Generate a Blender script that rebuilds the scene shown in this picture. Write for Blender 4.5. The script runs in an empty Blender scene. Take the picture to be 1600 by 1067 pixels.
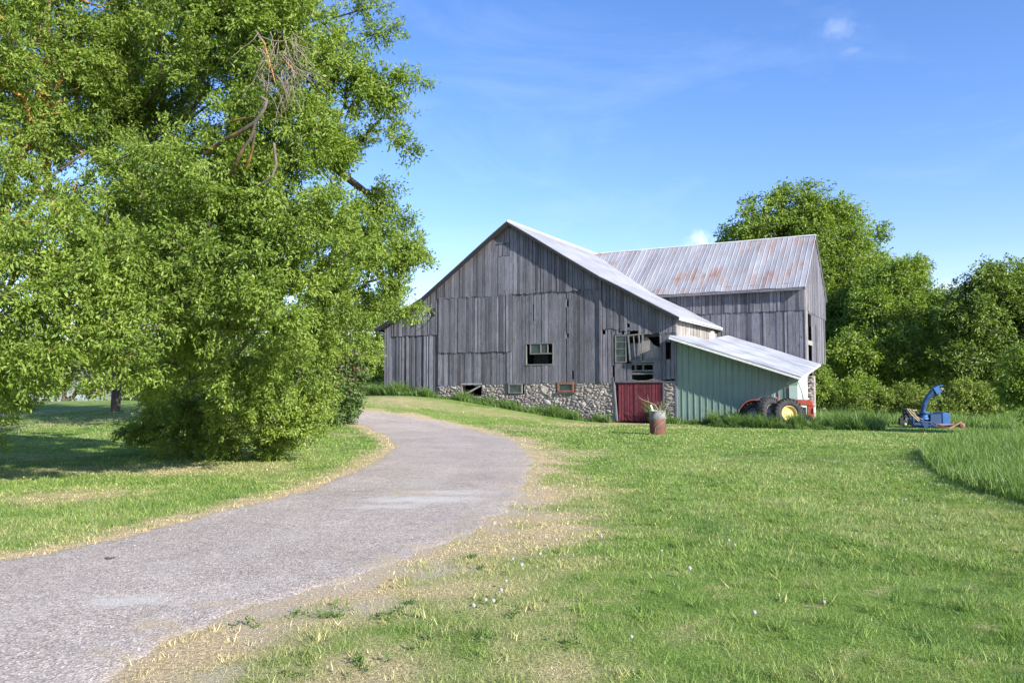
import bpy, math, random
import numpy as np
from math import radians, sin, cos, pi
from mathutils import Vector, Matrix
random.seed(7); rng = np.random.default_rng(11)
SC = bpy.context.scene
COL = SC.collection

# ------------------------------------------------------------------ camera, world, sun, exposure
CAM_H = 1.65; FPX = 1280.0; PITCH = math.atan(74.5/FPX)
cam = bpy.data.objects.new('camera', bpy.data.cameras.new('camera')); COL.objects.link(cam)
cam.location = (0, 0, CAM_H); cam.rotation_euler = (radians(90)+PITCH, 0, 0)
cam.data.sensor_width = 36; cam.data.lens = 36*FPX/1600; cam.data.clip_end = 3000
SC.camera = cam
SUN = Vector((2.62, -2.55, 1.72)).normalized()
sun_el = math.asin(SUN.z); sun_rot = math.atan2(SUN.x, SUN.y)
sl = bpy.data.lights.new('sun', 'SUN'); so = bpy.data.objects.new('sun', sl); COL.objects.link(so)
sl.energy = 5.0; sl.angle = radians(0.53); sl.color = (1.0, 0.94, 0.85)
so.rotation_euler = (-SUN).to_track_quat('-Z', 'Y').to_euler(); so.location = (60, -60, 60)
SC.view_settings.view_transform = 'Standard'; SC.view_settings.look = 'None'
SC.view_settings.gamma = 1; SC.view_settings.exposure = 1.1
W = bpy.data.worlds.new('World'); SC.world = W; W.use_nodes = True
def build_world():
    nt = W.node_tree; N = nt.nodes; Lk = nt.links
    bg = N['Background']; bg.inputs['Strength'].default_value = 0.1
    sky = N.new('ShaderNodeTexSky'); sky.sky_type = 'NISHITA'; sky.sun_disc = False
    sky.sun_elevation = sun_el; sky.sun_rotation = sun_rot
    sky.air_density = 1.0; sky.dust_density = 0.25; sky.ozone_density = 3.0; sky.altitude = 300
    hs = N.new('ShaderNodeHueSaturation'); hs.inputs['Saturation'].default_value = 1.2; hs.inputs['Value'].default_value = 1.16
    Lk.new(sky.outputs[0], hs.inputs['Color'])
    tint = N.new('ShaderNodeMixRGB'); tint.blend_type = 'MULTIPLY'; tint.inputs[0].default_value = 1; tint.inputs[2].default_value = (1.2, .98, 1.1, 1); Lk.new(hs.outputs[0], tint.inputs[1])
    tc = N.new('ShaderNodeTexCoord')
    # thin cirrus veils
    mp = N.new('ShaderNodeMapping'); mp.inputs['Rotation'].default_value = (0.1, 0.5, 0.3); mp.inputs['Scale'].default_value = (1.4, 1.0, 4.2)
    Lk.new(tc.outputs['Generated'], mp.inputs[0])
    n1 = N.new('ShaderNodeTexNoise'); n1.inputs['Scale'].default_value = 2.1; n1.inputs['Detail'].default_value = 9; n1.inputs['Roughness'].default_value = 0.62
    n1.inputs['Distortion'].default_value = 0.6
    Lk.new(mp.outputs[0], n1.inputs['Vector'])
    r1 = N.new('ShaderNodeMapRange'); r1.inputs['From Min'].default_value = 0.5; r1.inputs['From Max'].default_value = 0.85; r1.inputs['To Max'].default_value = 0.15
    Lk.new(n1.outputs['Fac'], r1.inputs['Value'])
    last = r1.outputs[0]
    n2 = N.new('ShaderNodeTexNoise'); n2.inputs['Scale'].default_value = 26; n2.inputs['Detail'].default_value = 8; n2.inputs['Roughness'].default_value = 0.6
    Lk.new(tc.outputs['Generated'], n2.inputs['Vector'])
    def puff(px, py, w, h, amt):
        nonlocal last
        F = Vector((0, cos(PITCH), sin(PITCH))); U = Vector((0, -sin(PITCH), cos(PITCH)))
        d = (F + Vector((1, 0, 0))*((px-800)/FPX) - U*((py-533.5)/FPX)).normalized()
        s = N.new('ShaderNodeVectorMath'); s.operation = 'SUBTRACT'; s.inputs[1].default_value = d
        Lk.new(tc.outputs['Generated'], s.inputs[0])
        m = N.new('ShaderNodeVectorMath'); m.operation = 'MULTIPLY'; m.inputs[1].default_value = (FPX/w, FPX/w, FPX/h)
        Lk.new(s.outputs[0], m.inputs[0])
        l = N.new('ShaderNodeVectorMath'); l.operation = 'LENGTH'; Lk.new(m.outputs[0], l.inputs[0])
        a = N.new('ShaderNodeMath'); a.operation = 'MULTIPLY_ADD'; a.inputs[1].default_value = 2.6; Lk.new(n2.outputs['Fac'], a.inputs[0])
        b = N.new('ShaderNodeMath'); b.operation = 'MULTIPLY'; b.inputs[1].default_value = -1; Lk.new(l.outputs['Value'], b.inputs[0]); Lk.new(b.outputs[0], a.inputs[2])
        r = N.new('ShaderNodeMapRange'); r.interpolation_type = 'SMOOTHSTEP'; r.inputs['From Min'].default_value = 0.35; r.inputs['From Max'].default_value = 1.5; r.inputs['To Max'].default_value = amt
        Lk.new(a.outputs[0], r.inputs['Value'])
        mx = N.new('ShaderNodeMath'); mx.operation = 'MAXIMUM'; Lk.new(last, mx.inputs[0]); Lk.new(r.outputs[0], mx.inputs[1]); last = mx.outputs[0]
    puff(1300, 48, 45, 22, 0.22); puff(1096, 376, 34, 22, 0.85); puff(1480, 452, 42, 16, 0.6); puff(1338, 78, 26, 10, 0.12)
    mix = N.new('ShaderNodeMixRGB'); mix.inputs['Color2'].default_value = (6.4, 6.8, 7.6, 1)
    Lk.new(last, mix.inputs['Fac']); Lk.new(tint.outputs[0], mix.inputs['Color1']); Lk.new(mix.outputs[0], bg.inputs['Color'])
build_world()

# ------------------------------------------------------------------ frames and unprojection
def at(px, py, Y):
    """world point at forward distance Y in the direction of a pixel of the 1600 px wide photograph"""
    dx = (px-800)/FPX; k = (py-533.5)/FPX
    d = Vector((dx, cos(PITCH)+k*sin(PITCH), sin(PITCH)-k*cos(PITCH)))
    return Vector((0, 0, CAM_H)) + d*(Y/d.y)
TH = radians(28.5)
RX = np.array([cos(TH), -sin(TH)]); MX = np.array([sin(TH), cos(TH)])
LB = np.array([-7.525, 48.412])           # left front corner of the barn; barn x runs right, y back
def sm(t): t = np.clip(t, 0, 1); return t*t*(3-2*t)
def hgt(x, y):
    x = np.asarray(x, float); y = np.asarray(y, float)
    s = (x-LB[0])*RX[0]+(y-LB[1])*RX[1]; D = (x-LB[0])*MX[0]+(y-LB[1])*MX[1]
    h = 1.28*sm((15.2-s)/13.5)*sm((D+25)/23.0)
    h = h*(1-0.35*sm(-(s+3)/14))
    far = sm((np.hypot(x, y)-60)/60)
    h = h*(1-far)
    h = h + 0.035*np.sin(x*0.31+0.5)*np.sin(y*0.27)*sm((y-4)/8)*(1-far)
    return h
def gz(px, py):
    """ground point under a pixel"""
    k = (py-533.5)/FPX; dz = sin(PITCH)-k*cos(PITCH); dy = cos(PITCH)+k*sin(PITCH)
    Y = np.arange(2.5, 90, .02); t = Y/dy; X = (px-800)/FPX*t
    below = CAM_H+dz*t <= hgt(X, Y); i = int(np.argmax(below)) if below.any() else len(Y)-1
    return float(X[i]), float(Y[i])
def lattice(n, seed):
    return np.random.default_rng(seed).random((n, n))
def vnoise(x, y, scale, seed=0):
    T = lattice(64, seed); x = np.asarray(x)*scale; y = np.asarray(y)*scale
    xi = np.floor(x).astype(int); yi = np.floor(y).astype(int); fx = sm(x-xi); fy = sm(y-yi)
    g = lambda a, b: T[a % 64, b % 64]
    return (g(xi, yi)*(1-fx)+g(xi+1, yi)*fx)*(1-fy)+(g(xi, yi+1)*(1-fx)+g(xi+1, yi+1)*fx)*fy
def fbm(x, y, scale, seed=0):
    return (vnoise(x, y, scale, seed)+0.5*vnoise(x, y, scale*2.1, seed+1)+0.25*vnoise(x, y, scale*4.3, seed+2))/1.75

# ------------------------------------------------------------------ object helpers
def tag(o, label=None, cat=None, group=None, kind=None):
    if label: o['label'] = label
    if cat: o['category'] = cat
    if group: o['group'] = group
    if kind: o['kind'] = kind
    return o
def empty(name, loc, rz=0.0, label=None, cat=None, group=None):
    o = bpy.data.objects.new(name, None); COL.objects.link(o)
    o.location = loc; o.rotation_euler = (0, 0, rz); o.empty_display_size = 0.3
    return tag(o, label, cat, group)
class MB:
    def __init__(s): s.v = []; s.f = []; s.sm = []; s.r = []
    def add(s, vs, fs, rnd=None, smooth=False):
        b = len(s.v); s.v += [tuple(v) for v in vs]; s.f += [tuple(i+b for i in f) for f in fs]
        s.sm += [smooth]*len(fs); s.r += [random.random() if rnd is None else rnd]*len(vs)
    def box(s, x0, x1, y0, y1, z0, z1, rnd=None, M=None):
        vs = [Vector((x, y, z)) for x in (x0, x1) for y in (y0, y1) for z in (z0, z1)]
        if M is not None: vs = [M @ v for v in vs]
        s.add(vs, [(0, 1, 3, 2), (4, 6, 7, 5), (0, 4, 5, 1), (2, 3, 7, 6), (0, 2, 6, 4), (1, 5, 7, 3)], rnd)
    def bar(s, a, b, w, d=None, rnd=None):
        """rectangular bar from a to b"""
        a = Vector(a); b = Vector(b); d = w if d is None else d; t = (b-a).normalized()
        up = Vector((0, 0, 1)) if abs(t.z) < .95 else Vector((0, 1, 0))
        u = t.cross(up).normalized(); v = u.cross(t)
        vs = [p+u*(i*d/2)+v*(j*w/2) for p in (a, b) for i, j in ((-1, -1), (1, -1), (1, 1), (-1, 1))]
        s.add(vs, [(3, 2, 1, 0), (4, 5, 6, 7), (0, 1, 5, 4), (1, 2, 6, 5), (2, 3, 7, 6), (3, 0, 4, 7)], rnd)
    def tube(s, pts, rad, n=8, rnd=None, cap=True, flat=1.0):
        pts = [Vector(p) for p in pts]; rad = rad if hasattr(rad, '__len__') else [rad]*len(pts)
        vs = []; u = None
        for i, p in enumerate(pts):
            t = (pts[min(i+1, len(pts)-1)]-pts[max(i-1, 0)]).normalized()
            if u is None: u = t.orthogonal().normalized()
            u = (u-t*u.dot(t)).normalized(); w = t.cross(u)
            for k in range(n):
                a = 2*pi*k/n; vs.append(p+(u*cos(a)+w*sin(a)*flat)*rad[i])
        fs = [(i*n+k, i*n+(k+1) % n, (i+1)*n+(k+1) % n, (i+1)*n+k) for i in range(len(pts)-1) for k in range(n)]
        s.add(vs, fs, rnd, True)
        if cap:
            s.add(vs[:n], [tuple(range(n))[::-1]], rnd); s.add(vs[-n:], [tuple(range(n))], rnd)
    def lathe(s, prof, n=32, M=None, rnd=None, smooth=True):
        """profile of (radius, height) about local z"""
        vs = []
        for r_, h_ in prof:
            for k in range(n): vs.append(Vector((r_*cos(2*pi*k/n), r_*sin(2*pi*k/n), h_)))
        if M is not None: vs = [M @ v for v in vs]
        fs = [(i*n+k, i*n+(k+1) % n, (i+1)*n+(k+1) % n, (i+1)*n+k) for i in range(len(prof)-1) for k in range(n)]
        s.add(vs, fs, rnd, smooth)
    def prism(s, poly, y0, y1, M=None, rnd=None):
        """polygon of (x, z) extruded along y"""
        n = len(poly); vs = [Vector((x, y, z)) for y in (y0, y1) for x, z in poly]
        if M is not None: vs = [M @ v for v in vs]
        s.add(vs, [tuple(range(n)), tuple(range(n, 2*n))[::-1]]+[(k, k+n, (k+1) % n+n, (k+1) % n) for k in range(n)], rnd)
    def build(s, name, mat, parent=None, bevel=0):
        me = bpy.data.meshes.new(name); me.from_pydata(s.v, [], s.f)
        me.polygons.foreach_set('use_smooth', s.sm)
        at_ = me.attributes.new('rnd', 'FLOAT', 'POINT'); at_.data.foreach_set('value', s.r)
        me.materials.append(mat); me.update()
        o = bpy.data.objects.new(name, me); COL.objects.link(o); o.parent = parent
        if bevel:
            b = o.modifiers.new('bevel', 'BEVEL'); b.width = bevel; b.segments = 2; b.limit_method = 'ANGLE'
        return o
def npmesh(name, verts, tris, mat, attrs=None, parent=None, smooth=False, nper=3):
    me = bpy.data.meshes.new(name); nv = len(verts); nf = len(tris)
    me.vertices.add(nv); me.vertices.foreach_set('co', np.ascontiguousarray(verts, np.float32).ravel())
    me.loops.add(nf*nper); me.loops.foreach_set('vertex_index', np.ascontiguousarray(tris, np.int32).ravel())
    me.polygons.add(nf); me.polygons.foreach_set('loop_start', np.arange(0, nf*nper, nper, dtype=np.int32))
    if smooth: me.polygons.foreach_set('use_smooth', np.ones(nf, bool))
    for k, a in (attrs or {}).items():
        at_ = me.attributes.new(k, 'FLOAT', 'POINT'); at_.data.foreach_set('value', np.ascontiguousarray(a, np.float32))
    me.materials.append(mat); me.update(calc_edges=True)
    o = bpy.data.objects.new(name, me); COL.objects.link(o); o.parent = parent
    return o

# ------------------------------------------------------------------ materials
class Mt:
    def __init__(s, name):
        s.m = bpy.data.materials.new(name); s.m.use_nodes = True; s.N = s.m.node_tree.nodes; s.L = s.m.node_tree.links
        s.b = s.N['Principled BSDF']; s.b.inputs['Roughness'].default_value = 0.8; s.b.inputs['Specular IOR Level'].default_value = 0.3
    def attr(s, n='rnd'):
        a = s.N.new('ShaderNodeAttribute'); a.attribute_name = n; return a.outputs['Fac']
    def noise(s, scale, detail=4, rough=.55, stretch=(1, 1, 1), coord='Object', dist=0.0, off=None):
        tc = s.N.new('ShaderNodeTexCoord'); mp = s.N.new('ShaderNodeMapping'); mp.inputs['Scale'].default_value = stretch
        s.L.new(tc.outputs[coord], mp.inputs[0])
        if off is not None:
            c = s.N.new('ShaderNodeCombineXYZ'); m_ = s.math('MULTIPLY', off, 37.0); s.L.new(m_, c.inputs[0]); s.L.new(m_, c.inputs[2])
            s.L.new(c.outputs[0], mp.inputs['Location'])
        n = s.N.new('ShaderNodeTexNoise'); n.inputs['Scale'].default_value = scale; n.inputs['Detail'].default_value = detail
        n.inputs['Roughness'].default_value = rough; n.inputs['Distortion'].default_value = dist
        s.L.new(mp.outputs[0], n.inputs['Vector']); return n.outputs['Fac']
    def ramp(s, fac, stops, interp='LINEAR'):
        r = s.N.new('ShaderNodeValToRGB'); s.L.new(fac, r.inputs[0]); r.color_ramp.interpolation = interp
        e = r.color_ramp.elements
        while len(e) < len(stops): e.new(0.5)
        for i, (p, c) in enumerate(stops):
            e[i].position = p; e[i].color = (c, c, c, 1) if isinstance(c, (int, float)) else (*c, 1)
        return r.outputs[0]
    def mix(s, fac, a, b, mode='MIX'):
        n = s.N.new('ShaderNodeMixRGB'); n.blend_type = mode
        for i, v in ((0, fac), (1, a), (2, b)):
            if hasattr(v, 'is_output'): s.L.new(v, n.inputs[i])
            elif isinstance(v, (int, float)): n.inputs[i].default_value = v if i == 0 else (v, v, v, 1)
            else: n.inputs[i].default_value = (*v, 1)
        return n.outputs[0]
    def math(s, op, a, b=0.0, clamp=False):
        n = s.N.new('ShaderNodeMath'); n.operation = op; n.use_clamp = clamp
        for i, v in ((0, a), (1, b)):
            if hasattr(v, 'is_output'): s.L.new(v, n.inputs[i])
            else: n.inputs[i].default_value = v
        return n.outputs[0]
    def color(s, c):
        if hasattr(c, 'is_output'): s.L.new(c, s.b.inputs['Base Color'])
        else: s.b.inputs['Base Color'].default_value = (*c, 1)
    def bump(s, h, strength=.5, dist=.02):
        n = s.N.new('ShaderNodeBump'); n.inputs['Strength'].default_value = strength; n.inputs['Distance'].default_value = dist
        s.L.new(h, n.inputs['Height']); s.L.new(n.outputs[0], s.b.inputs['Normal'])
    def translucent(s, col, amt):
        t = s.N.new('ShaderNodeBsdfTranslucent'); mx = s.N.new('ShaderNodeMixShader'); mx.inputs[0].default_value = amt
        if hasattr(col, 'is_output'): s.L.new(col, t.inputs[0])
        else: t.inputs[0].default_value = (*col, 1)
        s.L.new(s.b.outputs[0], mx.inputs[1]); s.L.new(t.outputs[0], mx.inputs[2]); s.L.new(mx.outputs[0], s.N['Material Output'].inputs[0])

def m_wood(name, dark, mid, light, warm=None):
    m = Mt(name); r = m.attr()
    grain = m.noise(6, 6, .65, (9, 9, .35), off=r)
    fine = m.noise(22, 3, .6, (9, 9, .6), off=r)
    blot = m.noise(0.9, 4, .6, (1.6, 1.6, .7))
    c = m.ramp(grain, [(.28, dark), (.5, mid), (.75, light)])
    c = m.mix(m.ramp(fine, [(.35, .75), (.6, 0.0)]), c, dark)
    c = m.mix(1.0, c, m.ramp(r, [(0, .5), (.12, .82), (.5, 1.0), (.88, 1.14), (1, 1.5)]), 'MULTIPLY')
    c = m.mix(1.0, c, m.ramp(blot, [(.3, .72), (.55, 1.0), (.8, 1.2)]), 'MULTIPLY')
    if warm: c = m.mix(m.ramp(m.noise(.6, 3), [(.5, 0.0), (.75, .55)]), c, warm)
    c = m.mix(m.ramp(m.noise(13, 5, .8, (3, 3, 1.6)), [(.6, 0.0), (.68, .55)]), c, light)
    c = m.mix(m.ramp(m.noise(9, 5, .8, (4, 4, .5)), [(.34, .7), (.42, 0.0)]), c, tuple(v*.5 for v in dark))
    knots = m.ramp(m.noise(3.4, 2, .5, (3, 3, 1.0), off=r), [(.66, 0.0), (.72, .7)])
    c = m.mix(knots, c, (.05, .048, .05))
    m.color(c); m.b.inputs['Roughness'].default_value = .85; m.bump(grain, .6, .012); return m.m
M = {}
M['wood'] = m_wood('weathered_board', (.075, .075, .088), (.175, .176, .208), (.32, .322, .37))
M['wood_pale'] = m_wood('sun_bleached_board', (.16, .15, .14), (.30, .285, .27), (.42, .40, .385))  # pale boards; sunlight on the right side wall is built into the tone
M['tar'] = None
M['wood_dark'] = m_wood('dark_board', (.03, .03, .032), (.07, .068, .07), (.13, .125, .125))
def m_simple(name, col, rough=.6, var=.15, scale=6, metallic=0.0, spec=.4, bump=0.0, rust=None, rust_amt=.6):
    m = Mt(name); n = m.noise(scale, 5, .6)
    c = m.mix(1.0, col, m.ramp(n, [(.3, 1-var), (.7, 1+var)]), 'MULTIPLY')
    if rust: c = m.mix(m.ramp(m.noise(scale*1.7, 6, .7), [(rust_amt-.06, 0.0), (rust_amt+.06, .9)]), c, rust)
    m.color(c); m.b.inputs['Roughness'].default_value = rough; m.b.inputs['Metallic'].default_value = metallic
    m.b.inputs['Specular IOR Level'].default_value = spec
    if bump: m.bump(n, bump, .01)
    return m.m
RUST = (.24, .09, .04)
M['tar'] = m_simple('blackened_fascia', (.022, .022, .025), .9)  # near-black: shade under the roof overhang is put into the board colour
M['red_door'] = m_simple('old_red_paint', (.125, .024, .034), .85, .35, 4, bump=.3, rust=(.16, .12, .12), rust_amt=.66)
M['frame_white'] = m_simple('weathered_white_frame', (.15, .155, .15), .7, .25, 8)
M['frame_red'] = m_simple('reddish_brown_frame', (.22, .10, .07), .7, .25, 8)
M['mortar'] = m_simple('lime_mortar', (.29, .27, .25), .95, .35, 5, bump=.8)
def m_stone():
    m = Mt('fieldstone'); r = m.attr(); n = m.noise(7, 6, .65)
    c = m.ramp(r, [(0, (.14, .125, .12)), (.2, (.34, .31, .28)), (.4, (.24, .20, .18)), (.55, (.42, .39, .35)), (.75, (.30, .25, .22)), (.9, (.20, .20, .21)), (1, (.48, .45, .42))])
    c = m.mix(1.0, c, m.ramp(n, [(.3, .65), (.7, 1.25)]), 'MULTIPLY'); m.color(c); m.bump(n, .7, .03); m.b.inputs['Roughness'].default_value = .95; return m.m
M['stone'] = m_stone()
M['concrete'] = m_simple('grey_concrete', (.33, .32, .31), .95, .25, 3, bump=.4)
def m_roof(name, base, rust_lo, rust_hi, streak=(7, .5, .5), lo=.86):
    m = Mt(name)
    st = m.noise(2.2, 5, .6, streak); sheet = m.noise(.8, 3, .5, (1.3, .25, .25))
    c = m.mix(1.0, base, m.ramp(st, [(.36, lo), (.58, 1.08)]), 'MULTIPLY')
    c = m.mix(1.0, c, m.ramp(sheet, [(.35, .86), (.65, 1.08)]), 'MULTIPLY')
    rs = m.noise(1.5, 5, .62, (2.6, .34, .34)); band = m.noise(.55, 3, .5, (.7, 1.0, 1.0))
    k = m.math('ADD', m.math('MULTIPLY', rs, .62), m.math('MULTIPLY', band, .38))
    rc = m.ramp(m.noise(3, 4), [(.3, (.27, .12, .07)), (.7, (.38, .24, .17))])
    c = m.mix(m.ramp(k, [(rust_lo, 0.0), (rust_hi, .85)]), c, rc)
    m.color(c); m.b.inputs['Roughness'].default_value = .5; m.b.inputs['Metallic'].default_value = .15
    m.b.inputs['Specular IOR Level'].default_value = .5; return m.m
M['roof'] = m_roof('galvanised_roof', (.32, .33, .355), .9, .99, (.5, 6, .5))
M['roof_rust'] = m_roof('rusty_galvanised_roof', (.33, .338, .362), .50, .63)
M['roof_shed'] = m_roof('shed_metal_roof', (.43, .45, .50), .92, .99, (.25, 4.5, .25), .62)
M['trim'] = m_simple('pale_metal_trim', (.55, .56, .60), .5, .15, 4)
M['green_metal'] = m_simple('sage_green_metal', (.195, .285, .24), .55, .16, 1.6, spec=.4)
M['green_pale'] = m_simple('faded_green_metal', (.40, .53, .46), .55, .08, 2)  # paler green; the sun-facing shed side has its brightness painted in
def m_panel():
    m = Mt('sage_green_metal'); st = m.noise(1.0, 5, .65, (9, 9, .5)); bl = m.noise(1.1, 4, .6)
    c = m.mix(1.0, (.205, .29, .24), m.ramp(st, [(.3, .86), (.7, 1.08)]), 'MULTIPLY'); c = m.mix(1.0, c, m.ramp(bl, [(.3, .9), (.7, 1.07)]), 'MULTIPLY')
    tc = m.N.new('ShaderNodeTexCoord'); sp = m.N.new('ShaderNodeSeparateXYZ'); m.L.new(tc.outputs['Object'], sp.inputs[0])
    k = m.math('ADD', sp.outputs[2], m.math('MULTIPLY', m.noise(3, 5, .7), 1.2)); c = m.mix(m.ramp(k, [(.62, .55), (1.0, 0.0)]), c, (.17, .16, .12))
    c = m.mix(m.ramp(m.noise(6, 6, .75, (3, 3, .8)), [(.66, 0.0), (.72, .6)]), c, (.25, .17, .11))
    m.color(c); m.b.inputs['Roughness'].default_value = .55; m.bump(m.noise(1.6, 3), .35, .05); return m.m
M['green_metal'] = m_panel()
def m_glass():
    m = Mt('old_window_glass'); m.color(m.ramp(m.noise(2.5, 3), [(.3, (.02, .03, .03)), (.7, (.06, .085, .08))])); m.b.inputs['Roughness'].default_value = .3
    m.b.inputs['Specular IOR Level'].default_value = .6; return m.m
M['glass'] = m_glass()
M['black'] = m_simple('rubber', (.032, .032, .034), .85, .35, 9, bump=.2)
M['yellow'] = m_simple('yellow_paint', (.62, .50, .15), .5, .2, 6, rust=RUST, rust_amt=.72)
M['tractor_red'] = m_simple('faded_red_paint', (.36, .075, .045), .5, .25, 5, rust=(.30, .12, .05), rust_amt=.64)
M['steel'] = m_simple('grey_steel', (.30, .30, .31), .5, .3, 7, metallic=.4)
M['white_paint'] = m_simple('white_paint', (.7, .7, .68), .5, .15, 7)
M['blue'] = m_simple('blue_paint', (.010, .045, .125), .5, .2, 5, spec=.5, rust=RUST, rust_amt=.74)  # dark blue: the shade on chute and body is part of the colour
M['blue_light'] = m_simple('light_blue_paint', (.022, .10, .27), .5, .2, 5, rust=RUST, rust_amt=.76)  # lighter blue; brightness of the sun-facing plate is mixed into the paint
M['rust'] = m_simple('rusted_steel', (.24, .12, .09), .85, .4, 8, bump=.4)
M['tan'] = m_simple('tan_pipe', (.42, .33, .20), .6, .2, 8)
M['stick'] = m_simple('dry_branch_bark', (.25, .20, .16), .9, .25, 12)
def m_barrel():
    m = Mt('rusted_drum'); tc = m.N.new('ShaderNodeTexCoord'); sp = m.N.new('ShaderNodeSeparateXYZ'); m.L.new(tc.outputs['Object'], sp.inputs[0])
    k = m.math('ADD', sp.outputs[2], m.math('MULTIPLY', m.noise(5, 5, .6), .45))
    c = m.ramp(k, [(.62, (.12, .055, .042)), (.76, (.20, .10, .075)), (.80, (.13, .16, .16)), (1.0, (.22, .24, .24))])
    c = m.mix(m.ramp(m.noise(7, 5, .65), [(.52, 0.0), (.62, .7)]), c, (.16, .075, .05)); m.color(c); m.b.inputs['Roughness'].default_value = .75; return m.m
M['barrel'] = m_barrel()
def m_bark(name, a, b, orange=0.0):
    m = Mt(name); n = m.noise(9, 6, .65, (1, 1, .3)); c = m.ramp(n, [(.3, a), (.7, b)])
    if orange: c = m.mix(m.ramp(m.noise(1.1, 3), [(.62-orange*.25, 0.0), (.72-orange*.25, .9)]), c, (.38, .20, .055))
    m.color(c); m.b.inputs['Roughness'].default_value = .95; m.bump(n, .8, .02); return m.m
M['bark'] = m_bark('bark', (.045, .036, .03), (.13, .105, .085))
M['bark_lichen'] = m_bark('lichen_bark', (.06, .05, .04), (.17, .14, .11), .55)
M['dead_wood'] = m_bark('bleached_dead_wood', (.14, .115, .09), (.30, .26, .21))
def m_leaf(name, dark, mid, light, tr=.4, rare=None):
    m = Mt(name); r = m.attr(); g = m.noise(.35, 3)
    k = m.math('ADD', m.math('MULTIPLY', r, .72), m.math('MULTIPLY', g, .42), True)
    st = [(.12, dark), (.52, mid), (.95, light)]
    c = m.ramp(k, st)
    if rare: c = m.mix(m.ramp(m.attr('odd'), [(.5, 0.0), (.52, .85)]), c, rare)
    m.color(c); m.b.inputs['Roughness'].default_value = .48; m.b.inputs['Specular IOR Level'].default_value = .35
    m.translucent(m.mix(1.0, c, (1.5, 1.55, .55), 'MULTIPLY'), tr); return m.m
M['leaf_maple'] = m_leaf('boxelder_leaf', (0.07, 0.125, 0.022), (0.18, 0.265, 0.045), (0.35, 0.43, 0.1))
M['leaf_far'] = m_leaf('far_tree_leaf', (0.07, 0.13, 0.025), (0.17, 0.255, 0.042), (0.31, 0.39, 0.08))
M['leaf_dark'] = m_leaf('dark_tree_leaf', (0.055, 0.1, 0.02), (0.13, 0.2, 0.032), (0.22, 0.3, 0.055), .25)
M['leaf_lilac'] = m_leaf('lilac_leaf', (.045, .085, .025), (.085, .15, .04), (.14, .21, .06), .25, rare=(.20, .10, .075))
M['leaf_shrub'] = m_leaf('shrub_leaf', (.10, .15, .03), (.18, .25, .045), (.27, .33, .075), .3)
M['grass_tall'] = m_leaf('tall_grass_blade', (.065, .125, .025), (.125, .215, .045), (.23, .31, .10), .3)
M['weed'] = m_leaf('weed_leaf', (.055, .11, .025), (.10, .18, .04), (.17, .25, .07), .28)
def m_lawn(name, ground):
    m = Mt(name); d = m.attr('dry'); bare = m.attr('bare')
    big = m.noise(.32, 4, .6, (1.0, .55, 1), dist=.8); med = m.noise(1.5, 5, .65); fine = m.noise(28, 4, .7)
    k = m.math('ADD', m.math('MULTIPLY', big, .5), m.math('MULTIPLY', med, .5))
    g = m.ramp(k, [(.38, (.098, .185, .034)), (.48, (.165, .262, .052)), (.62, (.25, .305, .095))])
    if ground: dryc = m.ramp(fine, [(.3, (.36, .285, .155)), (.7, (.62, .50, .31))])
    else: dryc = m.ramp(m.attr('rnd'), [(0, (.36, .29, .14)), (.5, (.54, .44, .24)), (1, (.68, .57, .36))])
    c = m.mix(d, g, dryc)
    if ground:
        c = m.mix(1.0, c, m.ramp(fine, [(.3, .62), (.7, 1.18)]), 'MULTIPLY')
        c = m.mix(bare, c, m.ramp(m.noise(45, 5, .75), [(.35, (.30, .25, .19)), (.55, (.48, .41, .33)), (.75, (.64, .57, .49))]))
        m.color(c); m.bump(m.noise(40, 4, .7), 1.0, .03); m.b.inputs['Roughness'].default_value = 1; m.b.inputs['Specular IOR Level'].default_value = .1
    else:
        c = m.mix(1.0, c, m.ramp(m.attr('rnd'), [(0, .62), (.5, 1.0), (1, 1.45)]), 'MULTIPLY')
        m.color(c); m.b.inputs['Roughness'].default_value = .55; m.translucent(m.mix(1.0, c, (1.3, 1.35, .6), 'MULTIPLY'), .25)
    return m.m
M['ground'] = m_lawn('lawn_ground', True); M['blade'] = m_lawn('lawn_blade', False)
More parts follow.
